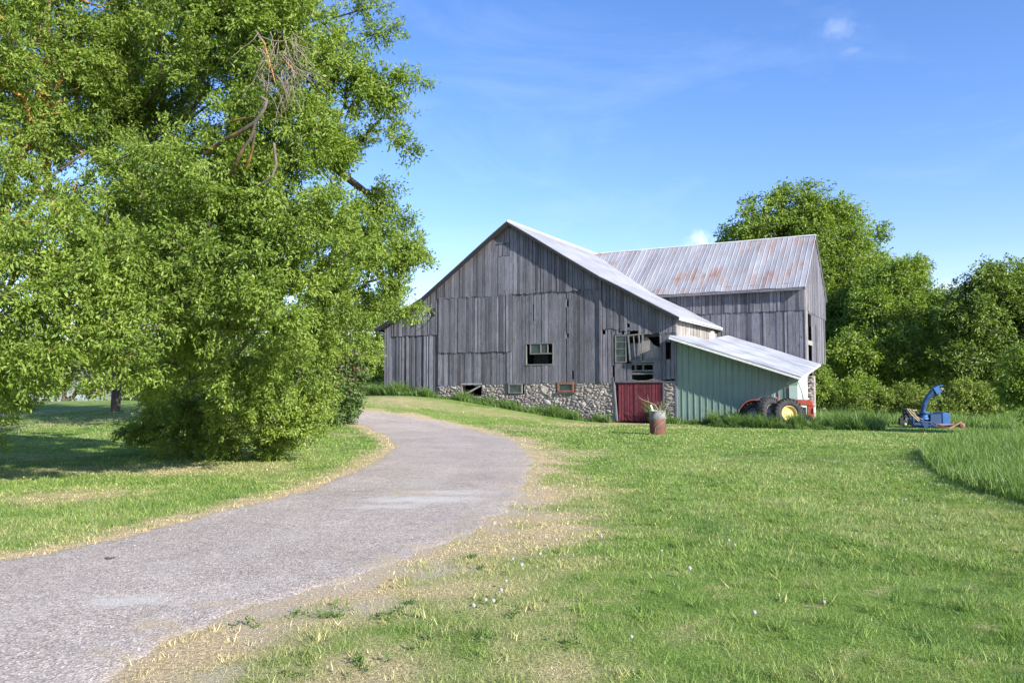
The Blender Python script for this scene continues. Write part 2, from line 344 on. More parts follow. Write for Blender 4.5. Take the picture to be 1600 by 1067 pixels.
def m_drive():
    m = Mt('gravelly_asphalt'); v = m.N.new('ShaderNodeTexVoronoi'); v.inputs['Scale'].default_value = 75
    tc = m.N.new('ShaderNodeTexCoord'); m.L.new(tc.outputs['Object'], v.inputs['Vector']); v.inputs['Scale'].default_value = 80
    sp = m.N.new('ShaderNodeSeparateColor'); m.L.new(v.outputs['Color'], sp.inputs[0])
    v2 = m.N.new('ShaderNodeTexVoronoi'); v2.inputs['Scale'].default_value = 33; m.L.new(tc.outputs['Object'], v2.inputs['Vector'])
    sp2 = m.N.new('ShaderNodeSeparateColor'); m.L.new(v2.outputs['Color'], sp2.inputs[0])
    c = m.ramp(sp.outputs[0], [(0, (.16, .135, .115)), (.3, (.315, .268, .232)), (.75, (.415, .355, .312)), (1, (.62, .56, .50))])
    c = m.mix(m.ramp(sp2.outputs[1], [(.78, 0.0), (.82, .55)]), c, m.ramp(sp2.outputs[0], [(0, (.15, .13, .115)), (.5, (.30, .265, .24)), (1, (.52, .48, .44))]))
    c = m.mix(1.0, c, m.ramp(m.noise(.55, 5, .6), [(.3, .84), (.7, 1.12)]), 'MULTIPLY')
    c = m.mix(1.0, c, m.ramp(m.noise(3.5, 5, .65), [(.3, .88), (.7, 1.1)]), 'MULTIPLY')
    c = m.mix(1.0, c, m.ramp(m.noise(16, 4, .7), [(.3, .84), (.7, 1.12)]), 'MULTIPLY')
    c = m.mix(m.attr('pale'), c, m.ramp(sp.outputs[1], [(0, (.36, .34, .315)), (1, (.56, .535, .50))]))
    c = m.mix(m.attr('dry'), c, m.ramp(m.noise(28, 4, .7), [(.3, (.27, .22, .13)), (.7, (.52, .42, .27))]))
    m.color(c); m.bump(v.outputs['Distance'], .5, .01); m.b.inputs['Roughness'].default_value = .95; return m.m
M['drive'] = m_drive()

# ------------------------------------------------------------------ terrain
LEFT_E = [(-260, 905), (-60, 887), (0, 878), (100, 859), (200, 835), (300, 810), (400, 785), (480, 764), (545, 740), (592, 715), (616, 697), (606, 683), (572, 668), (535, 657), (480, 649), (400, 645)]
RIGHT_E = [(60, 1190), (120, 1100), (190, 1022), (300, 988), (400, 958), (500, 925), (600, 888), (690, 856), (750, 828), (795, 798), (822, 772), (832, 745), (835, 718), (822, 698), (790, 682), (735, 668), (680, 656), (620, 647), (560, 641.5), (480, 637)]
LE = np.array([gz(*p) for p in LEFT_E]); RE = np.array([gz(*p) for p in RIGHT_E])
def resample(P, n):
    d = np.r_[0, np.cumsum(np.hypot(*np.diff(P, axis=0).T))]; t = np.linspace(0, d[-1], n)
    # smooth (Catmull-like) by interpolating then box filtering
    Q = np.c_[np.interp(t, d, P[:, 0]), np.interp(t, d, P[:, 1])]
    k = 7
    Qp = np.pad(Q, ((k, k), (0, 0)), 'edge'); return np.array([Qp[i:i+2*k+1].mean(0) for i in range(n)])
LEs = resample(LE, 260); REs = resample(RE, 260)
POLY = np.vstack([LEs, REs[::-1]])
def inside(poly, x, y):
    c = np.zeros(x.shape, bool); n = len(poly); j = n-1
    for i in range(n):
        xi, yi = poly[i]; xj, yj = poly[j]
        hit = ((yi > y) != (yj > y)) & (x < (xj-xi)*(y-yi)/(yj-yi+1e-12)+xi); c ^= hit; j = i
    return c
def edist(P, x, y):
    out = np.empty(x.shape)
    for a in range(0, len(x), 20000):
        dx = x[a:a+20000, None]-P[None, :, 0]; dy = y[a:a+20000, None]-P[None, :, 1]
        out[a:a+20000] = np.sqrt((dx*dx+dy*dy).min(1))
    return out
PATCH = [(*gz(860, 768), 1.1), (*gz(850, 708), 1.6), (*gz(905, 664), 1.6), (*gz(975, 662), 1.9), (*gz(1040, 668), 1.2), (*gz(860, 1050), .35), (*gz(560, 1050), .5), (*gz(690, 925), .5), (*gz(110, 775), 1.0), (*gz(280, 735), .9), (*gz(620, 625), 2.0)]
def dryness(x, y):
    dR = edist(REs, x, y); dL = edist(LEs, x, y)
    n1 = fbm(x, y, 1.3, 3); n2 = fbm(x, y, 4.5, 9); n3 = fbm(x, y, .35, 21)
    wR = np.where(y < 12, 1.2, .8)
    d = np.clip(1.25-dR/wR-(n1-.5)*2.2, 0, 1)
    d = np.maximum(d, np.clip(1.4-dL/.42-(n2-.5)*2.0, 0, 1))
    for px, py, r in PATCH:
        d = np.maximum(d, .8*np.clip(1.3-np.hypot(x-px, (y-py))/r-(n2-.5)*1.6, 0, 1))
    d = np.maximum(d, np.clip((n3-.56)*2.4+(n2-.5)*1.2, 0, .42)*np.where(x > 1.5, .35, 1.0))
    d = np.maximum(d, np.clip((fbm(x, y, 9, 31)-.68)*3, 0, .6))
    bare = .8*np.clip(1.05-dR/(wR*.75)-(fbm(x, y, 2.9, 15)-.42)*4.2, 0, 1)*np.clip((16-y)/4, 0.25, 1)
    return np.clip(d, 0, 1), np.clip(bare, 0, .9)
def axis(segs):
    a = [np.arange(lo, hi, st) for lo, hi, st in segs]; return np.concatenate(a+[[segs[-1][1]]])
def grid_mesh(name, xs, ys, mat, keep=None, lift=0.0, attrf=None):
    X, Y = np.meshgrid(xs, ys); x = X.ravel(); y = Y.ravel(); z = hgt(x, y)+lift
    nx = len(xs); ny = len(ys); i = np.arange((ny-1)*(nx-1)); r = i//(nx-1); c = i % (nx-1); a = r*nx+c
    Q = np.c_[a, a+1, a+nx+1, a+nx]
    V = np.c_[x, y, z]
    return npmesh(name, V, Q, mat, attrf(x, y), None, True, 4)
gxs = axis([(-900, -120, 60), (-120, -30, 5), (-30, -14, .8), (-14, 12, .16), (12, 30, .6), (30, 120, 5), (120, 900, 60)])
gys = axis([(-60, 2, 4), (2, 16, .14), (16, 40, .3), (40, 62, .8), (62, 140, 5), (140, 1500, 80)])
def gattr(x, y): d, b = dryness(x, y); return {'dry': d, 'bare': b}
tag(grid_mesh('ground', gxs, gys, M['ground'], attrf=gattr), kind='structure')
def build_drive():
    n = 260; m = 41; V = []; wj = np.linspace(0, 1, m)
    # ragged edges
    tL = (LEs-REs); tL /= np.hypot(*tL.T)[:, None]
    j1 = (fbm(LEs[:, 0], LEs[:, 1], 2.0, 41)-.5)*.35+(fbm(LEs[:, 0], LEs[:, 1], 7, 43)-.5)*.18
    j2 = (fbm(REs[:, 0], REs[:, 1], 1.6, 51)-.5)*.45+(fbm(REs[:, 0], REs[:, 1], 5, 53)-.5)*.22
    A = LEs+tL*j1[:, None]; B = REs-tL*j2[:, None]
    P = A[:, None]*(1-wj[None, :, None])+B[:, None]*wj[None, :, None]
    x = P[..., 0].ravel(); y = P[..., 1].ravel()
    edge = np.tile(np.minimum(wj, 1-wj)*1.0, n)
    z = hgt(x, y)+np.where(edge < 1e-6, -.012, np.where(edge < .03, .004, .010))
    i = np.arange((n-1)*(m-1)); r = i//(m-1); c = i % (m-1); a = r*m+c
    pale = np.zeros(len(x))
    for px, py, rx, ry, k in ((655, 781, .75, .16, .95), (705, 770, .6, .13, .8), (600, 792, .5, .10, .8), (185, 943, .30, .07, .8), (225, 935, .12, .05, .7), (560, 700, 1.2, .7, .15)):
        cx, cy = gz(px, py); q = np.hypot((x-cx)/rx, (y-cy)/ry/2.0)+(fbm(x, y, 6, 61)-.5)*1.7
        pale = np.maximum(pale, k*np.clip(1.5-q, 0, 1))
    d = np.zeros(len(x)); cx, cy = gz(648, 771); d = .7*np.clip(1.2-np.hypot((x-cx)/.5, (y-cy)/.3)-(fbm(x, y, 6, 71)-.5)*2, 0, 1)
    er = (1-np.tile(wj, n))*np.repeat(np.hypot(*(B-A).T), m); el = np.tile(wj, n)*np.repeat(np.hypot(*(B-A).T), m)
    d = np.maximum(d, np.clip(.8-er/.55-(fbm(x, y, 5, 77)-.42)*4.0, 0, .6)); d = np.maximum(d, np.clip(1.0-el/.18-(fbm(x, y, 5, 78)-.4)*2, 0, .9))
    wd_ = np.tile(wj, n); pale = np.maximum(pale, .30*np.exp(-((wd_-.5)/.10)**2)*np.clip(fbm(x, y, .9, 79)*2-.7, 0, 1)); pale = np.maximum(pale, .25*np.clip(1-abs(er-.55)/.4, 0, 1)*np.clip(fbm(x, y, 2.2, 80)*2-.6, 0, 1))
    npmesh('driveway', np.c_[x, y, z], np.c_[a, a+m, a+m+1, a+1], M['drive'], {'pale': pale, 'dry': d}, None, True, 4)
    tag(bpy.data.objects['driveway'], kind='structure')
build_drive()

# ------------------------------------------------------------------ the barn
barn = empty('barn', (LB[0], LB[1], 0), -TH, 'large weathered grey board barn on a fieldstone foundation with metal roofs', 'barn')
# roof outline of the main gable (barn x, z)
PROF = [(-.42, 5.22), (2.85, 6.86), (8.44, 10.76), (13.8, 7.42), (17.98, 5.14)]
PX_ = [p[0] for p in PROF]; PZ_ = [p[1] for p in PROF]
def top(s): return float(np.interp(s, PX_, PZ_))-.07
def boards(mb, s0, s1, zt, zb, depth=0.0, w=.21, holes=(), jag=.07, th=.026, base=0.0, axis_='x', fixed=0.0, warp=.016, gap=.020, tilt=.010):
    """vertical boards between s0 and s1; zt, zb give top and bottom heights; holes (s0, s1, z0, z1) stay open"""
    zt = zt if callable(zt) else (lambda s, v=zt: v); zb = zb if callable(zb) else (lambda s, v=zb: v)
    br = sorted({s0, s1, *[h[k] for h in holes for k in (0, 1) if s0 < h[k] < s1]})
    for a, b in zip(br[:-1], br[1:]):
        s = a
        while s < b-1e-3:
            ww = .86*w*random.uniform(.7, 1.3); e = s+ww
            if b-e < w*.5: e = b
            g = gap*random.uniform(.3, 1.6); x0 = s+g/2; x1 = e-g/2; s = e
            if x1-x0 < .02: continue
            c = (x0+x1)/2; lo0 = zb(c)+random.uniform(-jag, jag*.6)
            segs = [(lo0, None)]
            hs = sorted([(h[2], h[3]) for h in holes if h[0] < c < h[1]])
            cur = lo0; out = []
            for h0, h1 in hs:
                if h0 > cur+.03: out.append((cur, h0+random.uniform(-.02, .02)))
                cur = max(cur, h1)
            out.append((cur, None)); r = random.random()
            dj = depth+random.uniform(-warp, warp); tl = random.uniform(-tilt, tilt); lean = random.uniform(-.006, .006)
            for lo, hi in out:
                t0, t1 = (zt(x0), zt(x1)) if hi is None else (hi, hi)
                if hi is None:
                    j = random.uniform(-.012, .0); t0 += j; t1 += j
                if t0 <= lo+.02 or t1 <= lo+.02: continue
                bl = random.uniform(-.02, .02) if hi is None else 0
                q = []
                for y in (dj-th, dj):
                    q += [(x0+lean, y-tl, lo+bl), (x1+lean, y+tl, lo-bl), (x1, y+tl, t1), (x0, y-tl, t0)]
                if axis_ == 'y': q = [(fixed-y, x, z) for x, y, z in q]
                mb.add(q, [(0, 1, 2, 3), (7, 6, 5, 4), (0, 4, 5, 1), (1, 5, 6, 2), (2, 6, 7, 3), (3, 7, 4, 0)], r)
FW = 17.63
WIN = (9.42, 11.06, 2.95, 4.10); BIG = (14.48, 16.86, 2.93, 4.42); LOW = (15.42, 16.50, 2.10, 2.93)
cracks = [(11.84, 11.95, 5.95, 6.38), (11.86, 11.94, 4.32, 4.55), (12.12, 12.22, 2.15, 2.62), (13.85, 13.99, 4.42, 4.68), (17.18, 17.42, 3.1, 3.95), (14.36, 14.46, 2.25, 2.85), (9.86, 9.91, 5.3, 6.2), (12.8, 12.84, 5.0, 6.3)]
def gable():
    up = MB()      # upper tier, laps over the boards below
    boards(up, 3.72, 13.78, top, 6.78, -.06, .22, jag=.06, holes=[(7.74, 8.46, 8.9, 9.58)])
    up.build('upper_siding', M['wood'], barn)
    md = MB()
    boards(md, 3.84, 8.62, 6.86, 3.70, -.045, .23, jag=.035, holes=cracks)
    md.build('middle_siding', M['wood'], barn)
    lf = MB()
    boards(lf, .52, 3.76, lambda s: top(s) if s < 3.7 else 6.8, 4.74, -.04, .22, jag=.02)
    boards(lf, 0.0, .5, top, 1.2, -.02, .24, jag=.05)
    boards(lf, .5, 3.8, 4.84, 1.18, 0, .2, jag=.12, warp=.03, gap=.02, tilt=.02, holes=[(2.62, 2.68, 1.4, 4.6), (1.55, 1.59, 1.3, 3.9)])
    lf.build('left_siding', M['wood'], barn)
    lo = MB()
    boards(lo, 3.8, 8.62, 3.76, 1.86, 0, .22, jag=.04)
    boards(lo, 8.62, 13.7, 6.86, 1.97, -.012, .2, jag=.05, holes=[WIN]+cracks, warp=.014, gap=.014, tilt=.01)
    lo.build('lower_siding', M['wood'], barn)
    rt = MB()
    boards(rt, 13.84, FW, top, lambda s: 4.72 if s < 14.9 else (4.62 if s < 15.7 else 4.40), -.03, .22, jag=.05, holes=[(15.18, 15.32, 4.75, 4.95)]+[h for h in cracks if h[0] > 13.8 and h[3] > 5])
    boards(rt, 13.72, 14.48, 4.78, 1.98, 0, .2, holes=cracks, jag=.06)
    boards(rt, 14.2, 15.3, 4.78, 4.42, 0, .2, jag=.02, holes=[(14.9, 15.0, 4.42, 4.78)])
    boards(rt, 16.86, FW, 4.52, lambda s: 2.06 if s < 17.05 else 2.3, 0, .2, jag=.04, holes=cracks)
    boards(rt, 14.5, 15.42, 2.95, 2.02, -.02, .24, jag=.03)
    boards(rt, 16.50, 17.62, 3.02, lambda s: 2.02 if s < 17.0 else 2.14, -.02, .24, jag=.05, holes=[h for h in cracks if h[0] > 17])
    rt.build('right_siding', M['wood'], barn)
    p = MB(); p.box(13.70, 13.82, -.115, -.065, 2.0, 7.34, .35); p.build('seam_board', M['wood'], barn)
    p = MB(); p.box(FW-.0, FW+.09, -.05, .1, .1, 5.2, .8); p.build('corner_post', M['wood'], barn)
    h = MB(); boards(h, 7.76, 8.44, 9.57, 8.92, -.055, .17, jag=.01); h.box(7.70, 8.52, -.115, -.08, 9.60, 9.66, .2); h.build('loft_hatch', M['wood'], barn)
    # battens under the lapped seams
    b = MB(); b.box(.5, 3.8, -.045, .05, 4.70, 4.76, .1)
    for i in range(3): b.box(3.84, (FW-.1, FW-.1, 14.5)[i], .03, .14, 1.9+i*2.35, 2.05+i*2.35, .3)
    b.build('girt', M['wood_dark'], barn)
    # yard lamp bracket
    l = MB(); l.tube([(3.55, -.1, 6.1), (3.45, -.35, 6.18), (3.4, -.42, 6.05)], .03, 6); l.lathe([(.02, .12), (.07, .08), (.12, -.04), (.1, -.05), (0, -.02)], 12, Matrix.Translation((3.4, -.42, 5.98)))
    l.box(3.45, 3.62, -.12, -.065, 5.85, 6.3); l.tube([(3.5, -.1, 5.85), (3.3, -.14, 5.6), (2.9, -.1, 5.3), (2.3, -.08, 5.0)], .012, 4)
    l.build('yard_lamp', M['black'], barn)
gable()
def window(x0, x1, z0, z1, mat, y=-.03, mull=1, rows=1, name='window', fw=.06, panes=True, broken=()):
    w = MB(); w.box(x0, x1, y-.03, y+.05, z0, z0+fw, .4); w.box(x0, x1, y-.03, y+.05, z1-fw, z1, .5)
    w.box(x0, x0+fw, y-.03, y+.05, z0+fw, z1-fw, .5); w.box(x1-fw, x1, y-.03, y+.05, z0+fw, z1-fw, .6)
    for i in range(1, mull+1):
        xm = x0+(x1-x0)*i/(mull+1); w.box(xm-fw*.4, xm+fw*.4, y-.02, y+.04, z0+fw, z1-fw)
    for j in range(1, rows):
        zm = z0+(z1-z0)*j/rows; w.box(x0+fw, x1-fw, y-.015, y+.035, zm-.02, zm+.02)
    o = w.build(name, mat, barn)
    if panes:
        g = MB()
        for i in range(mull+1):
            if i in broken: continue
            a = x0+(x1-x0)*i/(mull+1)+fw*.5; b_ = x0+(x1-x0)*(i+1)/(mull+1)-fw*.5
            g.box(a, b_, y+.008, y+.014, z0+fw*.8, z1-fw*.8)
        g.build('pane', M['glass'], o)
    return o
# small siding window: sash above, open hole below
w = MB(); x0, x1, z0, z1 = WIN
w.box(x0, x1, -.07, .03, z0-.03, z0+.03); w.box(x0, x1, -.06, .03, z1-.05, z1); w.box(x0, x0+.05, -.06, .03, z0+.03, z1-.05); w.box(x1-.05, x1, -.06, .03, z0+.03, z1-.05)
w.box(x0+.25, x1-.05, -.045, .02, 3.50, 3.56); w.box(x0+.25, x0+.31, -.045, .02, 3.56, z1-.05); w.box(10.28, 10.34, -.045, .02, 3.56, z1-.05); w.box(10.7, 10.74, -.045, .02, 3.56, z1-.05)
wo = w.build('siding_window', M['frame_white'], barn)
g = MB(); g.box(9.72, 10.28, -.01, -.005, 3.56, 4.05); g.box(10.34, 10.7, -.01, -.005, 3.56, 4.05); g.build('pane', M['glass'], wo)
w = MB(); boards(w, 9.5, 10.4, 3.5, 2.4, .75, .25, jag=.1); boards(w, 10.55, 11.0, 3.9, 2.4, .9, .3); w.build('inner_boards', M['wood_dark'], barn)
# big ragged opening: left sash, hanging frames, lower row of panes
w = MB()
def framed(mb, ox, oy, w_, h_, ang, fw=.06, mull=0, rows=1):
    Mx = Matrix.Translation((ox, oy, 0)) if False else Matrix.Translation(Vector((ox[0], oy, ox[1]))) @ Matrix.Rotation(ang, 4, 'Y')
    mb.box(0, w_, -.03, .02, 0, fw, M=Mx); mb.box(0, w_, -.03, .02, h_-fw, h_, M=Mx); mb.box(0, fw, -.03, .02, fw, h_-fw, M=Mx); mb.box(w_-fw, w_, -.03, .02, fw, h_-fw, M=Mx)
    for i in range(1, mull+1): mb.box(w_*i/(mull+1)-.02, w_*i/(mull+1)+.02, -.02, .01, fw, h_-fw, M=Mx)
    for j in range(1, rows): mb.box(fw, w_-fw, -.02, .01, h_*j/rows-.018, h_*j/rows+.018, M=Mx)
framed(w, (14.52, 2.98), -.03, .62, 1.40, 0, .055, 0, 4)
s1 = w.build('sash', M['frame_white'], barn); g = MB(); g.box(14.57, 15.08, -.03, -.022, 3.03, 4.33); g.build('pane', M['glass'], s1)
w = MB(); framed(w, (15.30, 3.02), -.06, .62, 1.36, radians(-4), .06, 1, 1); w.build('sash', M['frame_white'], barn)
w = MB(); boards(w, 15.28, 15.9, 3.95, 3.02, .1, .3); w.build('inner_boards', M['wood'], barn)
w = MB(); w.prism([(15.95, 3.02), (16.84, 2.98), (16.84, 3.7), (16.5, 3.85), (16.1, 4.36), (15.95, 4.30)], .12, .15); w.build('loose_sheet', M['wood_pale'], barn)
w = MB(); w.bar((15.92, -.05, 3.0), (16.0, -.05, 4.35), .06); w.bar((15.5, -.05, 4.34), (16.15, -.04, 4.40), .05); w.bar((15.4, -.04, 2.97), (16.9, -.06, 3.02), .07); w.bar((15.9, -.05, 3.0), (16.5, -.05, 3.16), .10, .05); w.build('opening_frame', M['frame_white'], barn)
w = MB(); x0, x1, z0, z1 = LOW
w.box(x0, x1, -.05, .0, 2.52, 2.60); w.box(x0+.15, x0+.21, -.05, 0, 2.60, 2.93); w.box(15.98, 16.04, -.05, 0, 2.60, 2.93); w.box(x0, x1, -.05, 0, 2.86, 2.93)
w.box(x0, x1, -.06, .02, 2.38, 2.46, .1); w.tube([(x0, -.04, 2.10), (15.7, -.05, 2.04), (16.2, -.05, 2.05), (16.5, -.04, 2.12)], .035, 6); w.build('lower_sash', M['frame_white'], barn)
# red basement door
w = MB(); boards(w, 14.68, 17.0, 2.0, .06, .02, .17, jag=.02, warp=.006); w.build('door', M['red_door'], barn)
w = MB(); w.bar((14.62, -.06, .05), (14.46, -.06, 2.0), .1, .06); w.box(14.5, 17.05, -.07, .0, 1.98, 2.06); w.box(17.0, 17.08, -.05, .05, .05, 1.98); w.build('door_frame', M['wood'], barn)
# basement windows
bo = window(8.36, 9.22, 1.42, 1.95, M['frame_white'], -.06, 0, name='basement_window', fw=.07)
bo = window(11.3, 12.24, 1.50, 2.0, M['frame_red'], -.05, 0, name='basement_window', fw=.10)
w = MB(); w.box(5.34, 6.66, -.04, .05, 1.90, 1.98); w.box(5.30, 5.40, -.04, .05, 1.25, 1.90); w.bar((5.5, -.08, 1.30), (6.62, -.1, 1.82), .09, .03, 1.0)
w.build('basement_opening_frame', M['wood_pale'], barn)
w = MB(); w.box(11.25, 12.3, -.12, .02, 1.42, 1.49); w.build('window_sill', M['wood_dark'], barn)
w = MB(); w.box(8.2, 8.34, -.07, .05, 1.35, 1.98); w.build('window_jamb', M['wood_dark'], barn)

# fieldstone foundation
def stone_mesh(mb, x0, x1, zb, zt, holes, smin, smax, flat, n, y=0.0, bulge=.06):
    import bmesh
    bm = bmesh.new(); bmesh.ops.create_icosphere(bm, subdivisions=2, radius=1); V0 = np.array([v.co[:] for v in bm.verts]); F0 = [tuple(v.index for v in f.verts) for f in bm.faces]; bm.free()
    pts = []
    for _ in range(n*40):
        if len(pts) >= n: break
        s = random.uniform(x0, x1); lo = zb(s); z = random.uniform(lo, zt(s)); w_ = random.uniform(smin, smax)*(1 if random.random() < .8 else 1.5); h_ = w_*random.uniform(*flat)
        if any(h[0]-w_*.4 < s < h[1]+w_*.4 and h[2]-h_*.4 < z < h[3]+h_*.4 for h in holes): continue
        if z+h_*.4 > zt(s) or s-w_*.45 < x0 or s+w_*.45 > x1: continue
        if any(((s-p[0])/(w_+p[2])*2)**2+((z-p[1])/(h_+p[3])*2)**2 < .62 for p in pts): continue
        pts.append((s, z, w_, h_))
    for s, z, w_, h_ in pts:
        q = V0*1.0; nrm = rng.normal(size=(11, 3)); nrm /= np.linalg.norm(nrm, axis=1)[:, None]
        for k in nrm:      # chop random facets
            d = q@k; cut = random.uniform(.45, .8); over = np.maximum(d-cut, 0); q = q-over[:, None]*k[None]
        a = random.uniform(-.5, .5); c, s_ = cos(a), sin(a)
        x = q[:, 0]*w_*.56; zz = q[:, 2]*h_*.56
        vs = np.c_[s+x*c-zz*s_*.6, y-.01+q[:, 1]*bulge*random.uniform(.7, 1.5), z+x*s_*.6+zz*c]
        mb.add(vs.tolist(), F0, None, False)
zb_ = lambda s: float(np.interp(s, [3.5, 14.4, 17.6], [.95, .0, 0]))
holes = [(5.34, 6.66, 1.25, 2), (8.2, 9.3, 1.36, 2.05), (11.2, 12.3, 1.42, 2.1)]
st = MB(); stone_mesh(st, 3.85, 14.46, zb_, lambda s: float(np.interp(s, [3.8, 14.5], [1.86, 2.0])), holes, .12, .46, (.42, .9), 900)
st.build('foundation_stones', M['stone'], barn)
st = MB(); stone_mesh(st, 17.06, 17.62, lambda s: 0.0, lambda s: 2.02, [], .22, .48, (.22, .4), 70); st.build('pier_stones', M['stone'], barn)
mo = MB()
for a, b, c, d in ((3.8, 5.34, -.3, 1.92), (5.34, 6.66, -.3, 1.27), (6.66, 8.2, -.3, 1.95), (8.2, 9.3, -.3, 1.38), (9.3, 11.2, -.3, 1.98), (11.2, 12.3, -.3, 1.44), (12.3, 14.5, -.3, 2.0), (17.06, 17.63, -.3, 2.05)):
    mo.box(a, b, 0, .45, c, d)
mo.box(17.2, 17.6, .45, 7.7, -.3, 2.1); mo.box(-.02, .4, .45, 16.5, -.3, 2.0); mo.build('foundation_wall', M['mortar'], barn)
# remaining walls
D1 = 7.8; DR = 11.6; D2 = 15.4; WS = 22.52; WE = 7.50; WR = 10.66
sw = MB(); boards(sw, .05, D1, 5.1, 2.0, 0, .22, axis_='y', fixed=FW, jag=.03, gap=.012); sw.build('side_wall', M['wood_pale'], barn)
sw = MB(); sw.box(0, .05, 0, D2, .9, 5.35); sw.box(0, FW, D2-.05, D2, 0, 5.2); sw.prism([(0, 5.2), (2.85, 6.7), (8.44, 10.6), (13.8, 7.3), (FW, 5.2)], D2-.06, D2-.02); sw.build('back_wall', M['wood'], barn)
sw = MB(); sw.box(.1, FW-.1, .5, D2-.1, 1.95, 2.05); sw.build('loft_floor', M['wood_dark'], barn)
# wing front wall in two tiers, gable end
wf = MB(); boards(wf, 13.2, WS, WE-.02, 5.98, D1-.05, .22, jag=.03); wf.build('wing_upper_siding', M['wood'], barn)
wf = MB(); boards(wf, 13.2, WS, 6.05, 1.9, D1, .22, jag=.05, gap=.013); wf.build('wing_lower_siding', M['wood'], barn)
def wtop(y): return WR-(WR-WE)*abs(y-DR)/(DR-D1)-.06
wg = MB(); boards(wg, D1, D2, wtop, 5.95, -.02, .24, axis_='y', fixed=WS, jag=.04)
wg.build('wing_gable_upper', M['wood'], barn)
wg = MB(); boards(wg, D1+.3, D2, 6.02, 1.9, .01, .24, axis_='y', fixed=WS, jag=.10, holes=[(D1+.55, D1+2.2, 4.35, 5.85), (D1+.6, D1+2.1, 2.3, 4.1), (D1+3.6, D1+3.75, 2.2, 5.4)], gap=.03)
wg.build('wing_gable_lower', M['wood'], barn)
wg = MB(); wg.box(WS-.02, WS+.07, D1-.05, D1+.12, 1.9, WE-.1, .9); wg.box(WS-.06, WS+.05, D1+.42, D1+.55, 1.9, 5.95, .8); wg.box(WS-.06, WS+.04, D1+.55, D1+2.2, 4.1, 4.35, .9); wg.build('wing_corner_board', M['wood_pale'], barn)
wg = MB(); wg.box(11.5, WS-.05, D2-.14, D2-.09, 0, WE); wg.box(FW, WS, D1+.1, D2-.1, 1.8, 1.95); wg.build('wing_back_wall', M['wood'], barn)
wg = MB(); wg.box(FW, WS, D1+.03, D1+.4, -.2, 1.95); wg.box(WS-.4, WS, D1+.4, D2, -.2, 1.92); wg.build('wing_foundation', M['mortar'], barn)

# roofs with raised ribs
def ribbed(mb, P0, P1, Q0, Q1, period, rib, hgt_, n_along=8, wav=.012, th=.03):
    """sheet between edge P0-P1 (ridge) and Q0-Q1 (eave); ribs run ridge to eave; spaced along P0-P1"""
    P0, P1, Q0, Q1 = map(Vector, (P0, P1, Q0, Q1)); L_ = (P1-P0).length; n = max(1, int(L_/period))
    nrm = (P1-P0).cross(Q0-P0).normalized()
    if nrm.z < 0: nrm = -nrm
    us = []
    for i in range(n):
        a = i/n; e = rib/L_
        us += [(a, 0), (a+1/n-e*2, 0), (a+1/n-e*1.5, hgt_), (a+1/n-e*.5, hgt_)]
    us += [(1, 0)]
    nu = len(us); vs = []
    for lay in (0, 1):
        for j in range(n_along+1):
            t = j/n_along
            for i, (u, h) in enumerate(us):
                p = (P0.lerp(P1, u)).lerp(Q0.lerp(Q1, u), t)
                wv = wav*(sin(t*7+u*31)+sin(u*57+t*3))
                vs.append(p+nrm*(h+wv if lay == 0 else -th+wv))
    o = nu*(n_along+1); fs = []
    for j in range(n_along):
        for i in range(nu-1):
            a = j*nu+i; fs.append((a, a+1, a+nu+1, a+nu)); fs.append((a+o, a+nu+o, a+nu+1+o, a+1+o))
    for i in range(nu-1):
        fs.append((i, i+o, i+1+o, i+1)); k = n_along*nu+i; fs.append((k, k+1, k+1+o, k+o))
    for j in range(n_along):
        a = j*nu; fs.append((a, a+nu, a+nu+o, a+o)); b = a+nu-1; fs.append((b, b+o, b+nu+o, b+nu))
    mb.add(vs, fs, None)
YF = -.42; YB = D2+.3
r = MB(); segs = list(zip(PROF[:-1], PROF[1:]))
ribbed(r, (PROF[1][0], YF, PROF[1][1]), (PROF[1][0], YB, PROF[1][1]), (PROF[0][0], YF, PROF[0][1]), (PROF[0][0], YB, PROF[0][1]), .6, .04, .02)
ribbed(r, (PROF[2][0], YF, PROF[2][1]), (PROF[2][0], YB, PROF[2][1]), (PROF[1][0], YF, PROF[1][1]), (PROF[1][0], YB, PROF[1][1]), .6, .04, .02)
r.build('roof_left_slope', M['roof'], barn)
r = MB()
ribbed(r, (PROF[2][0], YF, PROF[2][1]), (PROF[2][0], YB, PROF[2][1]), (PROF[3][0], YF, PROF[3][1]), (PROF[3][0], YB, PROF[3][1]), .6, .04, .02)
ribbed(r, (PROF[3][0], YF, PROF[3][1]), (PROF[3][0], D1-.02, PROF[3][1]), (PROF[4][0], YF, PROF[4][1]), (PROF[4][0], D1-.02, PROF[4][1]), .6, .04, .02)
r.build('roof_right_slope', M['roof'], barn)
r = MB(); WX = WS+.12; ey = D1-.42; ez = WE-(WR-WE)/(DR-D1)*.42+.04
sx = 8.6
# wing front slope: valley trims it to the main slope; keep the part above it
zk = lambda z: float(np.interp(z, [PZ_[4], PZ_[3], PZ_[2]], [PX_[4], PX_[3], PX_[2]]))
ribbed(r, (sx, DR, WR+.02), (WX, DR, WR+.02), (sx, ey, ez), (WX, ey, ez), .30, .03, .016, 14, .014)
r.build('wing_roof_front_slope', M['roof_rust'], barn)
r = MB(); ribbed(r, (sx, DR, WR+.02), (WX, DR, WR+.02), (sx, D2+.4, ez), (WX, D2+.4, ez), .6, .04, .02); r.build('wing_roof_back_slope', M['roof'], barn)
r = MB(); r.tube([(8.44, YF, 10.79), (8.44, YB, 10.79)], .07, 8); r.tube([(9.0, DR, WR+.04), (14, DR+.0, WR+.03), (WX, DR, WR+.04)], .055, 8); r.build('ridge_cap', M['trim'], barn)
